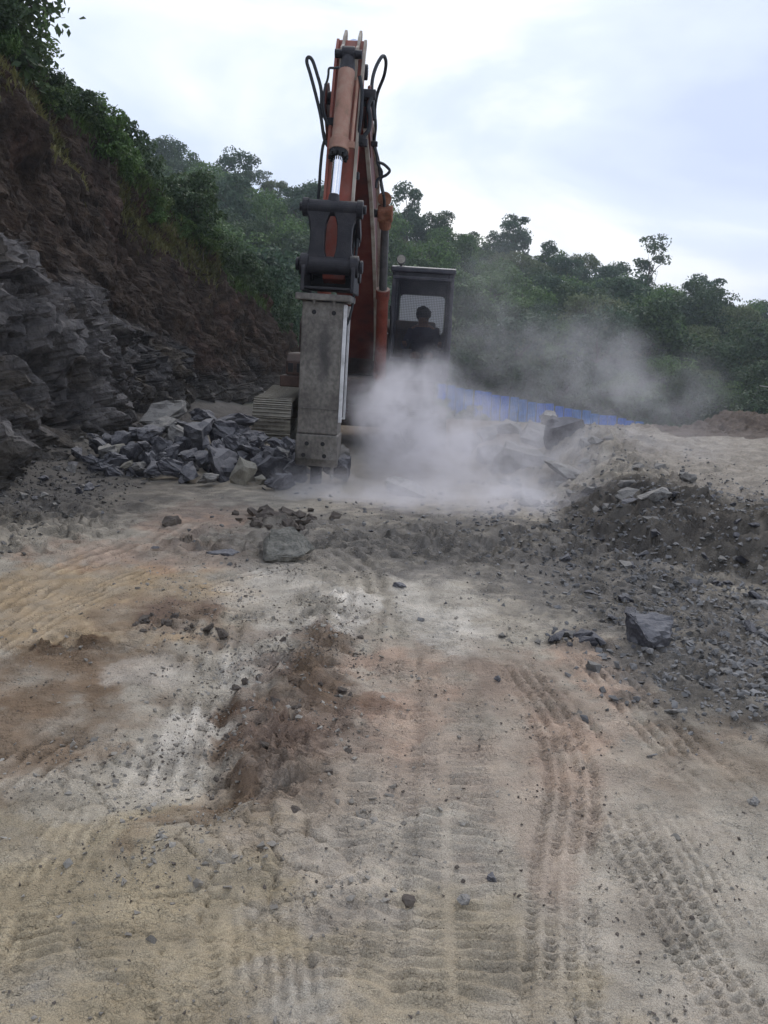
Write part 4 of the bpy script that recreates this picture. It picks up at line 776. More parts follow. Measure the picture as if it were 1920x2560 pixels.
for i, (zx, zy, zw, zh, kd) in enumerate(HEAP):
    sx, sy = zx*.458, 600+zy*.458
    Y = 10.45+(1300-zy)/400*3.0; c = at(sx, sy, Y=Y); s = zw*.458*.4/FPX*Y*1.36; hgt = zh*.458*.4/FPX*Y*1.4
    if zw > 170 and zy > 1050: s *= 1.18; hgt *= 1.15
    if zx > 1300 and zy < 1130: c.z -= .16; s *= .85; hgt *= .8
    gap = c.z-hgt*.4-gz(c.x, c.y)
    if gap > .06:
        s2_ = max(s*.8, .3); o = place(random.choice(rp), (c.x+U(-.1, .1), c.y+.05, gz(c.x, c.y)+gap*.4), (U(-.3, .3), U(-.3, .3), U(0, 6.28)), (s2_, s2_, gap*1.5+.1)); tag(o, 'boulder buried under the upper blocks of the heap', 'boulder', 'buried boulders of the heap')
    me = random.choice((rp, rl, rt)[kd]); o = place(me, c, (U(-.35, .35), U(-.35, .35), U(0, 6.28)), (s, s*U(.7, 1.0), hgt))
    tag(o, HL.get(i, ('grey angular boulder packed in the heap left of the breaker', 'pale dusty boulder packed in the heap left of the breaker', 'small tan boulder packed in the heap left of the breaker')[kd]), 'boulder', 'boulders heaped left of the breaker')
for i in range(46):                                     # smaller lumps that fill the heap
    x, y = rng.normal(-2.5, .95), rng.normal(12.5, .55)
    if x > -.9 or x < -4.3: continue
    s = U(.2, .42); o = place(random.choice(rp), (x, y, gz(x, y)+s*U(.05, .4)), (U(-.6, .6), U(-.6, .6), U(0, 6.28)), (s, s*U(.7, 1), s*U(.5, .8)))
    tag(o, 'fist to bucket sized lump wedged between the heaped boulders', 'boulder', 'lumps between the heaped boulders')
# single stones that stand out
def hero(nm, sx, sy, size, material, label, seed, rot=(0, 0, 0), sink=.3, Y=None, flat=.0, npt=15, cat='boulder', group=None, cuts=4):
    c = at(sx, sy, z=0) if Y is None else at(sx, sy, Y=Y)
    z = gz(c.x, c.y)+size[2]*(.5-sink) if Y is None else c.z
    o = place(rock_mesh(nm, seed, size, material, npt=npt, cuts=cuts, rough=.028, flat=flat), (c.x, c.y, z), rot, name=nm)
    return tag(o, label, cat, group)
hero('boulder', 1622, 1605, (.33, .28, .27), M['rock'], 'squarish dark boulder alone on the right of the wheel prints', 401, (0, .05, .35), .22, npt=22)
hero('rock_slab', 706, 1400, (.52, .46, .22), M['slab'], 'flat tilted grey-olive slab lying left of the wheel prints, before the breaker', 402, (.38, -.05, .3), .12, flat=.25, npt=18)
hero('rock_slab', 560, 1392, (.32, .16, .06), M['rock'], 'thin dark slab left of the tilted slab', 403, (.1, .05, .1), .45)
hero('stone', 1409, 1406, (.13, .1, .09), M['rock'], 'small round dark stone alone on the grey floor', 404, sink=.2, cat='stone')
hero('stone', 997, 1473, (.12, .08, .05), M['rock'], 'small flat stone beside the pale middle wheel print', 405, sink=.3, cat='stone')
hero('stone', 1690, 1782, (.12, .08, .05), M['rock_dusty'], 'pale flat stone on brown soil below the squarish boulder', 406, sink=.3, cat='stone')
hero('stone', 1243, 1703, (.05, .045, .04), M['rock'], 'tiny dark pebble between the middle wheel prints', 407, sink=.2, cat='stone')
hero('stone', 430, 1315, (.2, .16, .13), M['clod'], 'brown clod alone on the reddish soil by the cliff', 408, sink=.35, cat='stone')
hero('stone', 1625, 1340, (.36, .28, .18), M['rock_dusty'], 'pale stone on the foot of the right-hand rubble bank', 409, sink=.3, cat='stone')
hero('stone', 1900, 1515, (.18, .14, .11), M['rock_dusty'], 'light stone at the right edge of the rubble', 410, sink=.3, cat='stone')
hero('stone', 1885, 2010, (.07, .05, .04), M['rock_dusty'], 'small pale stone on the smooth floor at the right edge', 411, sink=.3, cat='stone')
hero('stone', 1232, 2200, (.045, .04, .035), M['rock'], 'dark pebble on the wide middle tread print', 412, sink=.2, cat='stone')
hero('stone', 1160, 2256, (.05, .045, .035), M['rock_dusty'], 'grey pebble on the wide middle tread print, nearer the camera', 413, sink=.2, cat='stone')
hero('stone', 1022, 2257, (.055, .05, .04), M['clod'], 'brown pebble left of the grey one on the tread print', 414, sink=.3, cat='stone')
# boulders half lost in the dust on the right
DR = [(1300, 1170, 1.35, .9, .75, 12.2, 'broad tilted slab in the dust right of the excavator'), (1340, 1085, .62, .5, .42, 13.2, 'rounded boulder with a dark hollow at the dust edge below the blue fence'), (1375, 1045, .32, .28, .34, 14.2, 'pointed pale stone before the blue fence'), (1270, 1070, .45, .4, .3, 13.6, 'pale boulder left of the hollow boulder'),
      (1225, 1085, .5, .4, .3, 13.4, 'small pale slab at the left of the dusty boulders'), (1420, 1090, .7, .6, .8, 12.4, 'dark leaning block on the left face of the spoil mound'), (1395, 1115, .35, .3, .28, 12.6, 'small block wedged under the leaning dark block'), (1480, 1130, .55, .45, .4, 11.8, 'grey block in the dusty face of the spoil mound'),
      (1230, 1150, .8, .6, .5, 12.8, 'pale boulder deep in the dust cloud'), (1160, 1110, .55, .5, .32, 13.4, 'flat stone in front of the right crawler track'), (1420, 1190, .9, .7, .35, 11.2, 'low dusty slab at the foot of the spoil mound'), (1330, 1245, .6, .45, .3, 10.4, 'low dusty stone in front of the spoil mound'), (1010, 1225, .7, .5, .25, 10.3, 'low stone under the thickest dust'), (1500, 1265, .5, .4, .28, 9.6, 'dusty stone left of the dark rubble heap'), (1580, 1250, .45, .4, .3, 9.2, 'grey stone on the upper edge of the dark rubble heap')]
for i, (sx, sy, a, b, h, Y, lab) in enumerate(DR):
    hero('boulder', sx, sy, (a, b, h), M['rock_dusty' if i not in (5, 6) else 'rock'], lab, 430+i, (U(-.3, .3), U(-.3, .3), U(-.5, .5)), Y=Y, npt=14)
b0 = hero('boulder', 845, 1180, (.42, .36, .5), M['rock'], 'dark boulder touching the breaker chisel on its right', 450, (.1, .2, .4), Y=10.95, npt=13)
hero('boulder', 850, 1130, (.3, .3, .3), M['rock_dusty'], 'pale boulder behind the breaker nose in the dust', 451, (.1, .2, .4), Y=11.6, npt=13)
# loose stones one can still tell apart, then gravel
sp = [rock_mesh('stone', 470+i, (1, U(.6, .95), U(.35, .7)), M['rock' if i % 3 else 'rock_dusty'], npt=10, cuts=1, rough=.03) for i in range(10)]
sc_ = [rock_mesh('stone', 490+i, (1, U(.7, .95), U(.6, .8)), M['clod'], npt=12, cuts=1, rough=.05) for i in range(4)]
sd2 = [rock_mesh('stone', 520+i, (1, U(.6, .95), U(.4, .7)), M['rock_dusty'], npt=11, cuts=1, rough=.03) for i in range(5)]
def scatter(n, fn, smin, smax, protos, label, group, nm='stone', cat='stone'):
    for _ in range(n):
        x, y = fn(); s = smin+(smax-smin)*random.random()**2.2
        o = place(random.choice(protos), (x, y, gz(x, y)+s*.12), (U(-.4, .4), U(-.4, .4), U(0, 6.28)), (s, s, s*U(.7, 1.1)), nm); tag(o, label, cat, group)
def reg(dx, dy, rx, ry):
    c = atd(dx, dy, z=0)
    return lambda: (float(rng.normal(c.x, rx)), float(np.clip(rng.normal(c.y, ry), 2.2, 16)))
scatter(85, reg(1550, 1330, .5, .75), .05, .15, sp, 'loose slaty stone in the rubble field on the right', 'loose stones in the right-hand rubble')
scatter(60, lambda: (float(rng.uniform(1.9, 4.6)), float(rng.uniform(6.6, 8.6))), .06, .2, sp, 'rough stone on the dark rubble heap at the right', 'stones of the dark rubble heap')
scatter(16, reg(1240, 1385, .18, .09), .06, .17, sp, 'dark angular stone in the little heap left of the squarish boulder', 'stones of the little heap')
scatter(20, reg(385, 1350, .14, .12), .04, .11, sc_, 'reddish-brown clod in the churned lump left of the middle', 'clods of the churned lump', 'clod', 'clod')
scatter(34, reg(612, 1128, .2, .32), .08, .24, sc_, 'dark clod in the small heap in front of the breaker', 'clods of the heap before the breaker', 'clod', 'clod')
scatter(60, reg(640, 1520, .17, .5), .03, .085, sc_, 'brown clod in the churned strip between the prints', 'clods of the churned strip', 'clod', 'clod')
scatter(45, lambda: (float(rng.uniform(-4.3, -3.1)), float(rng.uniform(6.8, 12.5))), .07, .26, sp, 'grey stone shed on the toe of the cut slope', 'stones at the toe of the cut slope')
scatter(55, lambda: (float(rng.uniform(1.5, 3.8)), float(rng.uniform(8.4, 13))), .08, .3, sd2, 'dusty stone in the pale face of the spoil mound', 'dusty stones of the spoil mound')
scatter(30, lambda: (float(rng.uniform(-2.5, 2.5)), float(rng.uniform(7, 10.5))), .04, .13, sp, 'stray stone on the grey floor before the breaker', 'stray stones before the breaker')
def gravel(name, n, fn, smin, smax, material, label, emb=.15, clump=False):
    r = np.random.default_rng(len(name)*7+n); tm = []
    for i in range(10):
        me_ = rock_mesh('tmp', 600+i, (1, r.uniform(.6, .95), r.uniform(.35, .7)), material, npt=8, cuts=0)
        V = np.array([v.co for v in me_.vertices]); F_ = []
        for p in me_.polygons:
            vs_ = list(p.vertices); F_ += [(vs_[0], vs_[k_], vs_[k_+1]) for k_ in range(1, len(vs_)-1)]
        tm.append((V, np.array(F_))); bpy.data.meshes.remove(me_)
    X, Y = fn(n*3, r); q_ = np.argsort(-fbm(X*1.6, Y*1.6, oct=3, seed=91)-1.1*r.random(len(X)))[:n] if clump else np.arange(n); X, Y = X[q_], Y[q_]; Z = g(X, Y); S = smin+(smax-smin)*r.random(n)**3; Vs, Fs, b = [], [], 0
    nd = np.zeros(n); m = Y < 17; nd[m] = detail(X[m], Y[m])[0]
    for i in range(n):
        V, F_ = tm[i % 10]; e_ = Euler((r.uniform(-.5, .5), r.uniform(-.5, .5), r.uniform(0, 6.28))).to_matrix(); R_ = np.array(e_)
        Vs.append(V @ R_.T*S[i]+np.array((X[i], Y[i], Z[i]+nd[i]+S[i]*emb))); Fs.append(F_+b); b += len(V)
    me_ = np_mesh(name, np.concatenate(Vs), np.concatenate(Fs), smooth=False); me_.materials.append(material)
    return tag(link(bpy.data.objects.new(name, me_)), label, kind='stuff')
def gmix(cs):
    P = [atd(a, b, z=0) for a, b, _, _, _ in cs]; wts = np.array([c[4] for c in cs], float); wts /= wts.sum()
    def fn(n, r):
        k_ = r.choice(len(cs), n, p=wts); X = np.array([P[i].x for i in k_])+r.normal(size=n)*np.array([cs[i][2] for i in k_]); Y = np.array([P[i].y for i in k_])+r.normal(size=n)*np.array([cs[i][3] for i in k_])
        return X, np.clip(Y, 1.9, 16.5)
    return fn
gravel('gravel', 7500, gmix([(1540, 1320, .6, .8, 4), (1630, 1460, .38, .4, 2), (1560, 1170, .9, .7, 2), (1280, 1200, .7, .8, 1.2), (1000, 1140, 1.4, .8, .8), (1330, 1150, .9, 1.0, 1.2), (1350, 1090, .9, 1.3, 1.3)]), .014, .075, M['gravel'], 'slaty gravel spread over the rubble on the right')
gravel('grit', 5000, gmix([(640, 1480, .22, .5, 2), (600, 1640, .2, .3, 1.4), (390, 1340, .25, .2, 1), (700, 1350, .25, .3, 1), (560, 1290, .4, .5, 1), (300, 1500, .5, .5, .8), (480, 1180, .6, .6, 1), (900, 1700, .9, 1.2, 1.2), (1300, 1700, .5, .7, .6), (250, 1800, .4, .5, .5), (1000, 2050, .5, .4, .4)]), .005, .022, M['clod'], 'brown grit and crumbs on the working floor', .15, True)
gravel('embedded_gravel', 3000, gmix([(620, 1560, .28, .55, 3), (560, 1300, .5, .5, 2), (420, 1400, .5, .45, 1.2), (700, 1350, .3, .3, 1), (560, 1800, .3, .3, 1.2), (900, 1230, .8, .5, 1), (300, 1680, .4, .35, .8), (1100, 1500, .6, .9, .6)]), .006, .045, M['crumb'], 'small stones bedded in the churned floor left of the wheel prints', .05, True)
gravel('scree', 3200, lambda n, r: (lambda Y: (-2.75-.0*Y-1.7*r.random(n)**.7, Y))(6.3+6.6*r.random(n)**1.2), .012, .085, M['scree'], 'grey scree along the toe of the cut slope')
gravel('pebbles', 3800, lambda n, r: (lambda Y: ((r.random(n)-.5)*1.1*Y, Y))(1.9+8*r.random(n)**1.25), .005, .02, M['crumb'], 'fine pebbles strewn over the working floor', .2, True)

# ================================================================== VEGETATION
def leaves(centres, normals, size, r, asp=.6, jit=.9):
    """one pointed leaf (two triangles folded on the midrib) at every centre"""
    n = len(centres); d = normals+jit*r.normal(size=(n, 3)); d /= np.linalg.norm(d, axis=1, keepdims=True)
    t = r.normal(size=(n, 3)); t[:, 2] -= .8; t -= d*np.sum(t*d, 1, keepdims=True); t /= np.linalg.norm(t, axis=1, keepdims=True); b = np.cross(d, t)
    s = (size*r.uniform(.6, 1.25, n))[:, None]
    V = np.stack([centres-t*s*.5, centres+b*s*asp*.5+d*s*.08, centres+t*s*.55, centres-b*s*asp*.5+d*s*.08], 1).reshape(-1, 3)
    i = np.arange(n)*4; F_ = np.stack([i, i+1, i+2, i+3], 1); return V, F_
def crown_mesh(name, seed, H_, R_, lobes, per, leaf, material, low=.25, sparse=0.0):
    r = np.random.default_rng(seed); C, Nn = [], []
    for k_ in range(lobes):
        a = r.uniform(0, 6.28); t = r.uniform(low, 1.0); rr = R_*math.sqrt(max(.05, 1-((t-.52)/.62)**2))*r.uniform(.35, .95)
        c = np.array((math.cos(a)*rr, math.sin(a)*rr, H_*t)); lr = R_*r.uniform(.22, .46)
        if sparse and r.random() < sparse: continue
        u = r.normal(size=(per, 3)); u /= np.linalg.norm(u, axis=1, keepdims=True); u[:, 2] = np.abs(u[:, 2])*np.where(r.random(per) < .72, 1, -1)
        rad = lr*(.55+.5*r.random(per))[:, None]*np.array((1.15, 1.15, .8)); C.append(c+u*rad); Nn.append(u*.8+np.array((0, 0, .55)))
    V, F_ = leaves(np.concatenate(C), np.concatenate(Nn), leaf, r)
    me_ = np_mesh(name, V, F_, smooth=False); me_.materials.append(material); return me_
def trunk_mesh(name, seed, H_, R_, r0, limbs=5):
    r = random.Random(seed); m_ = MB(); pts = [Vector((0, 0, -.6)), Vector((r.uniform(-.1, .1), r.uniform(-.1, .1), H_*.3)), Vector((r.uniform(-.3, .3), r.uniform(-.3, .3), H_*.6)), Vector((r.uniform(-.4, .4), r.uniform(-.4, .4), H_*.9))]
    m_.tube(pts, [r0, r0*.85, r0*.6, r0*.25], n=7, sub=4)
    for i in range(limbs):
        a = r.uniform(0, 6.28); z0 = H_*r.uniform(.3, .65); L_ = R_*r.uniform(.6, .95)
        m_.tube([Vector((0, 0, z0)), Vector((math.cos(a)*L_*.5, math.sin(a)*L_*.5, z0+H_*.12)), Vector((math.cos(a)*L_, math.sin(a)*L_, z0+H_*r.uniform(.15, .35)))], [r0*.45, r0*.3, r0*.12], n=5, sub=4)
    return m_.mesh(name, M['wood'])
TP = []
for i, (mt, H_, R_, lo, per, lf, sp_) in enumerate([('leaf_dark', 6.0, 2.9, 30, 190, .29, 0), ('leaf_mid', 5.4, 2.8, 26, 190, .28, 0), ('leaf_blue', 6.6, 2.7, 30, 170, .3, 0), ('leaf_dark', 5.0, 3.2, 28, 200, .28, 0), ('leaf_mid', 4.6, 2.6, 22, 200, .25, 0), ('leaf_pale', 4.8, 2.5, 22, 190, .25, 0), ('leaf_blue', 8.2, 1.9, 22, 140, .3, .15), ('leaf_dark', 9.0, 2.2, 14, 100, .32, .2)]):
    TP.append((crown_mesh('crown', 700+i, H_, R_, lo, per, lf, M[mt], low=.18 if i < 6 else .45), trunk_mesh('trunk', 720+i, H_, R_, .13), mt))
TREEN = 0
def tree(ti, x, y, sc, label, group, zoff=0.0):
    global TREEN; TREEN += 1
    cm_, tm_, _ = TP[ti]; o = empty('tree', (x, y, gz(x, y)+zoff), (0, 0, U(0, 6.28))); o.scale = (sc*U(.9, 1.12), sc*U(.9, 1.12), sc*U(.88, 1.15))
    link(bpy.data.objects.new('crown', cm_), o); link(bpy.data.objects.new('trunk', tm_), o)
    return tag(o, label, 'tree', group)
def zone(x, y):
    sx = x/y
    side = 'left of the raised arm' if sx < -.1 else ('behind the excavator cab' if sx < .1 else ('above the blue fence' if sx < .26 else 'at the right of the wood'))
    row = 'on the skyline ridge' if y > 118 else ('half way up the hillside' if y > 82 else 'low on the hillside')
    return side, row
COLN = {'leaf_dark': 'dark green', 'leaf_mid': 'mid green', 'leaf_blue': 'blue-green', 'leaf_pale': 'pale olive'}
y = 61.0
while y < 134:
    st = 3.9+.022*(y-61); x = -.40*y-3
    while x < .56*y+3:
        xx, yy = x+U(-1.3, 1.3), y+U(-1.3, 1.3); x += st
        if TREEN > 296: break
        if xx < -.27*yy-2 and yy < 100: continue
        ti = random.choices(range(8), (3.5, 5, 3, 3, 4.5, 2.2, 1.0 if yy > 105 else .4, .25 if yy > 110 else 0))[0]
        s_, r_ = zone(xx, yy); tree(ti, xx, yy, U(.62, 1.25)*(1 if yy > 70 else .85), f'{COLN[TP[ti][2]]} tree {r_} {s_}', f'{COLN[TP[ti][2]]} trees {r_} {s_}')
    y += st*.98
for sx, Y, ti, sc, lab in [(1622, 122, 7, 1.15, 'tall sparse tree with open crown standing out on the right skyline'), (1545, 124, 6, .95, 'narrow upright tree on the right skyline beside the tall sparse one'), (1365, 126, 6, .9, 'pointed tree breaking the skyline above the dust'), (660, 128, 7, .8, 'thin tree breaking the skyline left of the arm'), (1235, 126, 6, .85, 'narrow dark tree on the skyline right of the cab'), (1895, 118, 6, .9, 'dark tree on the skyline at the right edge')]:
    p = at(sx, 700, Y=Y); tree(ti, p.x, Y, sc, lab, None)
# undergrowth between the trees: one unbroken mass
r = np.random.default_rng(77); n = 26000; Y = 57+78*r.random(n); X = (-.38+.95*r.random(n))*Y; Z = g(X, Y)+.3+1.3*r.random(n)**1.5
V, F_ = leaves(np.stack([X, Y, Z], 1), np.tile((0., -.4, .8), (n, 1)), .75, r, asp=.8); me = np_mesh('undergrowth', V, F_, False); me.materials.append(M['leaf_dark'])
tag(link(bpy.data.objects.new('undergrowth', me)), 'dense undergrowth between the trees of the hillside wood', kind='stuff')
# bushes in the gap between the cut slope and the wood, and before the fence
BP = []
for i, (mt, H_, R_, lo, per, lf) in enumerate([('leaf_dark', 1.7, 1.1, 24, 110, .15), ('leaf_mid', 1.5, 1.0, 22, 110, .14), ('leaf_blue', 1.9, 1.0, 24, 110, .15), ('leaf_lime', 1.1, .9, 18, 100, .12), ('leaf_dark', 2.3, 1.0, 26, 110, .16), ('leaf_mid', 2.1, .8, 18, 90, .16)]):
    BP.append((crown_mesh('foliage', 760+i, H_, R_, lo, per, lf, M[mt], low=.08), trunk_mesh('stem', 780+i, H_, R_, .04, 4), mt))
def bush(ti, loc, sc, label, group=None, nm='bush'):
    o = empty(nm, loc, (U(-.15, .15), U(-.15, .15), U(0, 6.28))); o.scale = (sc*U(.85, 1.15), sc*U(.85, 1.15), sc*U(.9, 1.2))
    link(bpy.data.objects.new('foliage', BP[ti][0]), o); link(bpy.data.objects.new('stem', BP[ti][1]), o); return tag(o, label, 'bush', group)
CB = {'leaf_dark': 'dark', 'leaf_mid': 'green', 'leaf_blue': 'blue-green', 'leaf_lime': 'lime green'}
for i in range(52):                                      # along the crest of the cut slope
    yy = 16.5+27*(i/52)**1.15; ti = random.choice((0, 1, 2, 4, 0, 4, 5)) if yy > 20.5 else random.choice((1, 5, 3))
    p = on_cliff(yy+U(-.4, .4), U(.95, 1.05)); far_ = 'far' if yy > 33 else ('middle' if yy > 24 else 'near')
    bush(ti, p+Vector((U(-.6, -.1), 0, -.1)), U(.55, .95)*(.4 if yy < 20.5 else (.6 if yy < 23 else .8)), f'{CB[BP[ti][2]]} bush on the {far_} stretch of the cut slope crest', f'{CB[BP[ti][2]]} bushes on the {far_} crest')
for i in range(34):
    yy = U(14.5, 25); ti = random.choice((1, 3, 5, 0, 3)); p = on_cliff(yy, U(.84, 1.0)); bush(ti, p+Vector((.02, 0, -.12)), U(.22, .5), f'small {CB[BP[ti][2]]} leafy plant rooted on the near soil face', f'small {CB[BP[ti][2]]} plants on the near soil face', 'weed')
for i in range(7):                                       # a few spilling over the crest, middle and far
    yy = U(25, 44); ti = random.choice((0, 0, 4, 2, 1)); p = on_cliff(yy, U(.93, .99)); far_ = 'far' if yy > 33 else 'middle'
    bush(ti, p+Vector((.05, 0, -.3)), U(.6, 1.0), f'{CB[BP[ti][2]]} bush hanging over the {far_} part of the soil face', f'{CB[BP[ti][2]]} bushes hanging over the {far_} face')
for i in range(26):
    yy = U(46, 58); xx = U(-15, -2.5); ti = random.choice((0, 1, 2, 4)); s_ = U(1.2, 2.1)
    bush(ti, (xx, yy, gz(xx, yy)-.2), s_, f'large {CB[BP[ti][2]]} bush in the gap between the cut slope and the wood', f'large {CB[BP[ti][2]]} bushes in the gap')
for i in range(10):
    q = at(640+U(-60, 60), 800+U(-10, 30), Y=U(38, 46)); ti = random.choice((3, 1)); bush(ti, (q.x, q.y, gz(q.x, q.y)-.1), U(.6, 1.0), f'{CB[BP[ti][2]]} bush at the far foot of the cut slope', f'{CB[BP[ti][2]]} bushes at the far foot')
for i in range(14):
    xx = U(3, 17); yy = 53.6+U(-1.2, .5); ti = random.choice((3, 1, 0)); bush(ti, (xx, yy, gz(xx, yy)-.3), U(.4, .75), f'low {CB[BP[ti][2]]} bush at the foot of the blue fence', f'low {CB[BP[ti][2]]} bushes along the fence')
for i in range(30):
    xx = U(-1, 30); yy = U(57, 62); ti = random.choice((0, 1, 2, 4)); bush(ti, (xx, yy, gz(xx, yy)-.3), U(1.1, 1.9), f'tall {CB[BP[ti][2]]} bush just behind the blue fence', f'tall {CB[BP[ti][2]]} bushes behind the fence')
# grass on the face of the cutting
def blades(name, spots, material, label, L0=.28):
    r = np.random.default_rng(len(spots)*3+5); Vs = []
    for (y0, y1, v0, v1, n) in spots:
        for _ in range(n):
            p = np.array(on_cliff(r.uniform(y0, y1), np.clip(r.normal((v0+v1)/2, (v1-v0)/3), 0, 1.1))); L_ = L0*r.uniform(.5, 1.4); a = r.uniform(0, 6.28); ln = r.uniform(.25, .7)
            d = np.array((math.cos(a)*ln+.25, math.sin(a)*ln-.15, 1.0)); d /= np.linalg.norm(d); s = np.array((-math.sin(a), math.cos(a), 0))*.011*(1+L_*2)
            e_ = p+d*L_*.6; f_ = p+d*L_+np.array((math.cos(a), math.sin(a), -.35))*L_*.3; Vs += [p-s, p+s, e_+s*.8, e_-s*.8, e_-s*.8, e_+s*.8, f_+s*.1, f_-s*.1]
    V = np.array(Vs); i = np.arange(len(V)).reshape(-1, 4); me_ = np_mesh(name, V, i, False); me_.materials.append(material); return tag(link(bpy.data.objects.new(name, me_)), label, kind='stuff')
blades('grass', [(18.5, 23, .90, 1.03, 3600), (23, 29, .86, .97, 1500), (15, 18.5, .86, .98, 700)], M['leaf_lime'], 'bright green grass along the near crest of the cut slope', .2)
blades('dry_grass', [(20.5, 24.5, .72, .88, 4200), (16.5, 18.5, .70, .82, 1300), (13.5, 16, .72, .84, 600)], M['leaf_yellow'], 'yellowing grass strip running down the soil face', .16)
# climber-clad tree hanging over the top left corner
ov = empty('overhanging_tree', on_cliff(17.2, 1.0)+Vector((-1.2, 0, -.3))); tag(ov, 'leafy tree drooping over the crest at the top left corner', 'tree')
OI = Matrix.Translation(ov.location).inverted(); r = np.random.default_rng(5)
tw = MB(); Lc, Ln = [], []
tips = [((-60, -120), (20, -40), (70, 5), (105, 60)), ((-60, -100), (10, 0), (50, 60), (60, 110)), ((-80, -60), (-10, 20), (30, 70), (48, 130)), ((-60, -150), (40, -90), (90, -30), (125, 12)), ((-60, 0), (20, 60), (55, 120), (75, 165)), ((-60, -20), (0, 60), (30, 110), (50, 150)), ((-90, -80), (-20, 10), (10, 50), (25, 85)), ((-60, -140), (30, -60), (60, -20), (80, 40)), ((-80, -150), (0, -60), (20, 0), (40, 40)), ((0, 60), (45, 130), (70, 160), (100, 180))]
for tp in tips:
    P = [OI @ at(a, b, Y=17.0+.25*r.normal()) for a, b in tp]; P = catmull(P, 6); tw.tube(P, [.04, .03, .02, .01], n=5, sub=1)
    for k_ in range(150):
        q = P[int(r.integers(4, len(P)))]; c = np.array(q)+r.normal(size=3)*np.array((.17, .3, .17)); Lc.append(c); Ln.append((.2, -.7, .3))
tw.tube([OI @ at(-200, 250, Y=17.6), OI @ at(-120, 0, Y=17.4), OI @ at(-60, -140, Y=17.2)], [.1, .08, .06], n=7); tw.build('trunk', M['wood'], ov)
V, F_ = leaves(np.array(Lc), np.array(Ln), .17, r, asp=.55, jit=.6); me = np_mesh('crown', V, F_, False); me.materials.append(M['leaf_dark']); link(bpy.data.objects.new('crown', me), ov)
P = catmull([at(110, 20, Y=16.6), at(113, 60, Y=16.6), at(117, 90, Y=16.6), at(128, 108, Y=16.6), at(147, 130, Y=16.6)], 8)
vn = MB().tube(P, .006, n=5, sub=1).build('hanging_vine', M['wood']); tag(vn, 'thin vine hanging into the sky at the top left', 'vine')
Lc = np.array([np.array(p)+r.normal(size=3)*.03 for p in P for _ in range(2)]); V, F_ = leaves(Lc, np.tile((.2, -.8, .2), (len(Lc), 1)), .07, r); me = np_mesh('vine_leaves', V, F_, False); me.materials.append(M['leaf_mid']); link(bpy.data.objects.new('vine_leaves', me), vn)

# ================================================================== FENCE AND HUT
fence = empty('sheet_fence', at(1115, 1035, Y=55)); tag(fence, 'blue corrugated sheet fence across the valley behind the dust', 'fence')
def sheet(seed):
    r_ = random.Random(seed); n_ = 14; V = []; W_, H_ = .735, 1.55
    for k_ in range(n_+1):
        u = k_/n_; yy = .018*math.cos(u*2*math.pi*5)
        V += [(u*W_-W_/2, yy, 0), (u*W_-W_/2, yy, H_), (u*W_-W_/2, yy+.008, H_), (u*W_-W_/2, yy+.008, 0)]
    F_ = []
    for k_ in range(n_):
        a, b = 4*k_, 4*k_+4; F_ += [(a, b, b+1, a+1), (a+1, b+1, b+2, a+2), (a+2, b+2, b+3, a+3), (a+3, b+3, b, a)]
    F_ += [(0, 1, 2, 3), (4*n_+3, 4*n_+2, 4*n_+1, 4*n_)]
    m_ = MB(); m_.add(V, F_); return m_.mesh('sheet', M[('blue', 'blue_faded')[seed]])
shm = [sheet(i) for i in range(2)]; pom = MB().box((0, .06, .72), (.05, .05, 1.75)).mesh('post', M['post'])
A, B = at(1095, 958, Y=55), at(1610, 1056, Y=55); nS = 23
for i in range(nS):
    t = (i+.5)/nS; p = A.lerp(B, t)-fence.location; p.z += -1.55+.05*math.sin(i*1.7)+U(-.03, .03); p.x = (A.x+(B.x-A.x)*t)-fence.location.x; p.y = U(-.05, .05)
    o = bpy.data.objects.new('sheet', shm[(i*5 % 7) % 2]); link(o, fence); o.location = p; o.rotation_euler = (U(-.02, .02), U(-.03, .03)+.0, U(-.08, .08)); s_ = (B.x-A.x)/nS/.735; o.scale = (s_*.91, 1, 1)
    if i % 2 == 0: q = bpy.data.objects.new('post', pom); link(q, fence); q.location = p+Vector((-.36*s_, .03, -.1))
hut = empty('hut', (10.6, 22.0, gz(10.6, 22))); tag(hut, 'dark hut with pale sloping tin roof at the right edge', 'hut')
hz = at(1905, 1000, Y=21).z-hut.location.z
MB().box((.25, 0, hz*.42), (2.3, 2.0, max(.8, hz*.84+.3))).build('wall', M['plank'], hut)
rf = MB()
for k_ in range(16): rf.box((-1.05+k_*.17, -.02, hz+.06-.16*(-1.05+k_*.17)+.012*(k_ % 2)), (.168, 2.5, .02), Matrix.Rotation(.16, 3, 'Y'))
rf.build('roof', M['tin'], hut)
MB().box((-.93, -1.03, hz*.3+.25), (.08, .05, hz*.6+.5)).build('corner_sheet', M['teal'], hut)

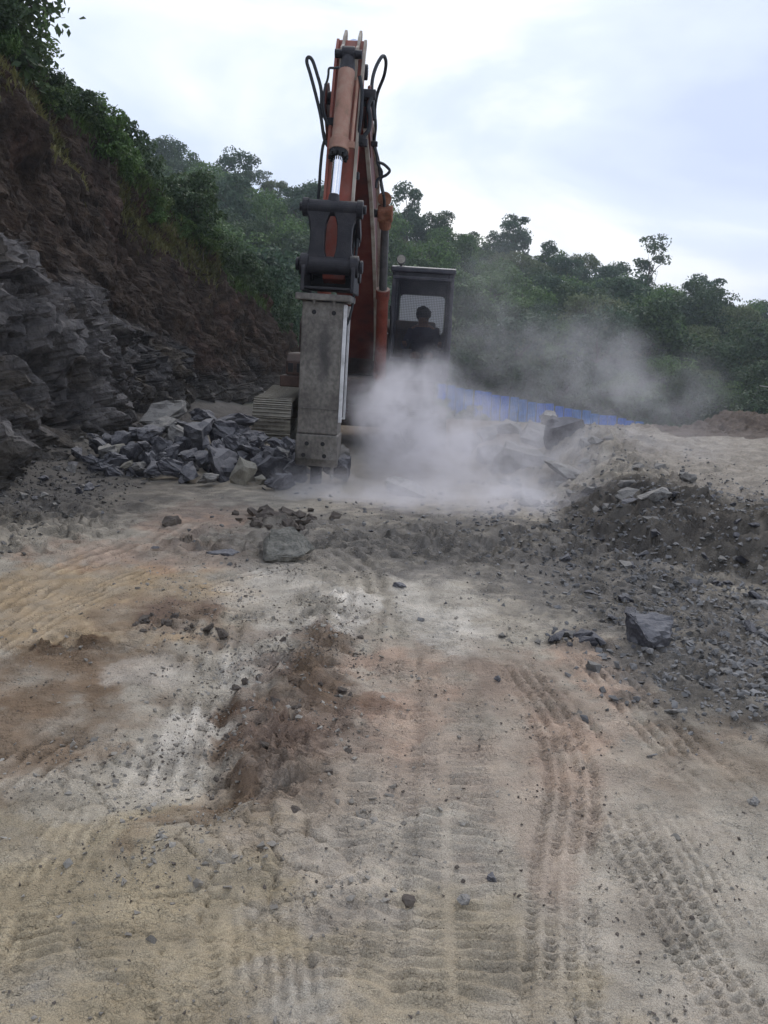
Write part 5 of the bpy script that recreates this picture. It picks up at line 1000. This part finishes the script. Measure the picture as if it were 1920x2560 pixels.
# ================================================================== DUST thrown up by the breaker
DB = [  # (place in the photograph (display pixels), depth, radii in metres, density)
    (830, 905, 11.6, (.6, .8, .9), 1.9), (900, 950, 11.8, (.9, 1.0, .95), 1.9), (880, 850, 12.2, (.7, .8, .55), 1.5), (960, 880, 12.4, (.7, .8, .6), .9), (990, 1010, 11.6, (1.0, 1.0, .6), 1.4), (770, 1075, 10.0, (.8, .6, .3), 1.9), (900, 1085, 9.7, (1.1, .7, .32), 2.0), (1080, 1080, 9.7, (1.4, .8, .36), 1.7), (960, 1125, 9.1, (1.2, .5, .2), 1.2), (1230, 1090, 9.6, (1.0, .7, .3), .9),
    (1060, 960, 12.6, (1.1, 1.0, .7), .8), (1230, 1010, 12.0, (1.3, 1.0, .75), .7), (1240, 1110, 10.0, (1.1, .8, .35), .8), (1280, 800, 13.5, (1.0, 1.0, .95), .3), (1420, 860, 13.5, (1.2, 1.0, .65), .22), (1070, 600, 14.0, (.6, .8, .6), .12), (1010, 700, 13.6, (.9, .9, .9), .1), (1120, 760, 13.6, (1.0, 1.0, .8), .14), (1420, 1000, 11.5, (1.2, .9, .55), .4), (700, 1060, 10.9, (.5, .5, .25), .9), (1330, 1060, 10.8, (1.2, .9, .5), .45), (1150, 1020, 11.4, (1.2, .9, .6), .6)]
dm = bpy.data.materials.new('rock_dust'); dm.use_nodes = True; t = dm.node_tree; t.nodes.clear(); n = t.nodes.new; l = t.links.new
out = n('ShaderNodeOutputMaterial'); pv = n('ShaderNodeVolumePrincipled'); l(pv.outputs[0], out.inputs['Volume'])
pv.inputs['Color'].default_value = (.9, .88, .91, 1); pv.inputs['Anisotropy'].default_value = .25
co = n('ShaderNodeTexCoord'); tot = None
nz = n('ShaderNodeTexNoise'); nz.inputs['Scale'].default_value = 1.25; nz.inputs['Detail'].default_value = 4; nz.inputs['Roughness'].default_value = .55; l(co.outputs['Object'], nz.inputs['Vector'])
sb = n('ShaderNodeVectorMath'); sb.operation = 'SUBTRACT'; l(nz.outputs['Color'], sb.inputs[0]); sb.inputs[1].default_value = (.5, .5, .5)
wp = n('ShaderNodeVectorMath'); wp.operation = 'MULTIPLY_ADD'; l(sb.outputs[0], wp.inputs[0]); wp.inputs[1].default_value = (1.3, 1.3, 1.3); l(co.outputs['Object'], wp.inputs[2])
lo = Vector((9e9,)*3); hi = -lo
for dx, dy, Y, rad, den in DB:
    c = atd(dx, dy, Y=Y); lo = Vector(map(min, lo, c-Vector(rad)*1.5)); hi = Vector(map(max, hi, c+Vector(rad)*1.5))
    s1 = n('ShaderNodeVectorMath'); s1.operation = 'SUBTRACT'; l(wp.outputs[0], s1.inputs[0]); s1.inputs[1].default_value = c
    s2 = n('ShaderNodeVectorMath'); s2.operation = 'DIVIDE'; l(s1.outputs[0], s2.inputs[0]); s2.inputs[1].default_value = rad
    s3 = n('ShaderNodeVectorMath'); s3.operation = 'LENGTH'; l(s2.outputs[0], s3.inputs[0])
    mr = n('ShaderNodeMapRange'); mr.interpolation_type = 'SMOOTHSTEP'; mr.inputs[1].default_value = 1.25; mr.inputs[2].default_value = .1; mr.inputs[3].default_value = 0; mr.inputs[4].default_value = den; l(s3.outputs['Value'], mr.inputs[0])
    if tot is None: tot = mr.outputs[0]
    else: a = n('ShaderNodeMath'); a.operation = 'ADD'; l(tot, a.inputs[0]); l(mr.outputs[0], a.inputs[1]); tot = a.outputs[0]
n2 = n('ShaderNodeTexNoise'); n2.inputs['Scale'].default_value = 1.9; n2.inputs['Detail'].default_value = 6; n2.inputs['Roughness'].default_value = .62; l(wp.outputs[0], n2.inputs['Vector'])
m2 = n('ShaderNodeMapRange'); m2.inputs[1].default_value = .39; m2.inputs[2].default_value = .63; m2.inputs[3].default_value = .08; m2.inputs[4].default_value = 1.9; l(n2.outputs[0], m2.inputs[0])
fm = n('ShaderNodeMath'); fm.operation = 'MULTIPLY'; l(tot, fm.inputs[0]); l(m2.outputs[0], fm.inputs[1]); l(fm.outputs[0], pv.inputs['Density'])
pv.inputs['Density Attribute'].default_value = ''
lo.z = min(lo.z, -.4)
du = MB().box((lo+hi)/2, hi-lo).build('dust_cloud', dm); tag(du, 'pale grey rock dust billowing from the breaker chisel', kind='stuff')

# ------------------------------------------------------------------ labels of look-alikes: their order from the left of the picture
ORD = ['first', 'second', 'third', 'fourth', 'fifth', 'sixth', 'seventh', 'eighth', 'ninth', 'tenth', 'eleventh', 'twelfth']
by = {}
for o in COL.objects:
    if o.parent is None and 'label' in o and o.get('group'): by.setdefault(o['label'], []).append(o)
for lab, L in by.items():
    if 2 <= len(L) <= 12 and len(lab.split()) <= 13:
        for i, o in enumerate(sorted(L, key=lambda o: o.location.x/max(o.location.y, 1))): o['label'] = lab+', '+ORD[i]+' from left'

# ================================================================== HAZE over the valley
hm = bpy.data.materials.new('valley_haze'); hm.use_nodes = True; t = hm.node_tree; t.nodes.clear()
ho = t.nodes.new('ShaderNodeOutputMaterial'); hv = t.nodes.new('ShaderNodeVolumePrincipled'); hv.inputs['Density'].default_value = .0007; hv.inputs['Color'].default_value = (.8, .88, .97, 1)
t.links.new(hv.outputs[0], ho.inputs['Volume'])
tag(MB().box((0, 165, 8), (560, 362, 90)).build('haze', hm), 'thin bluish haze in the valley air', kind='stuff')
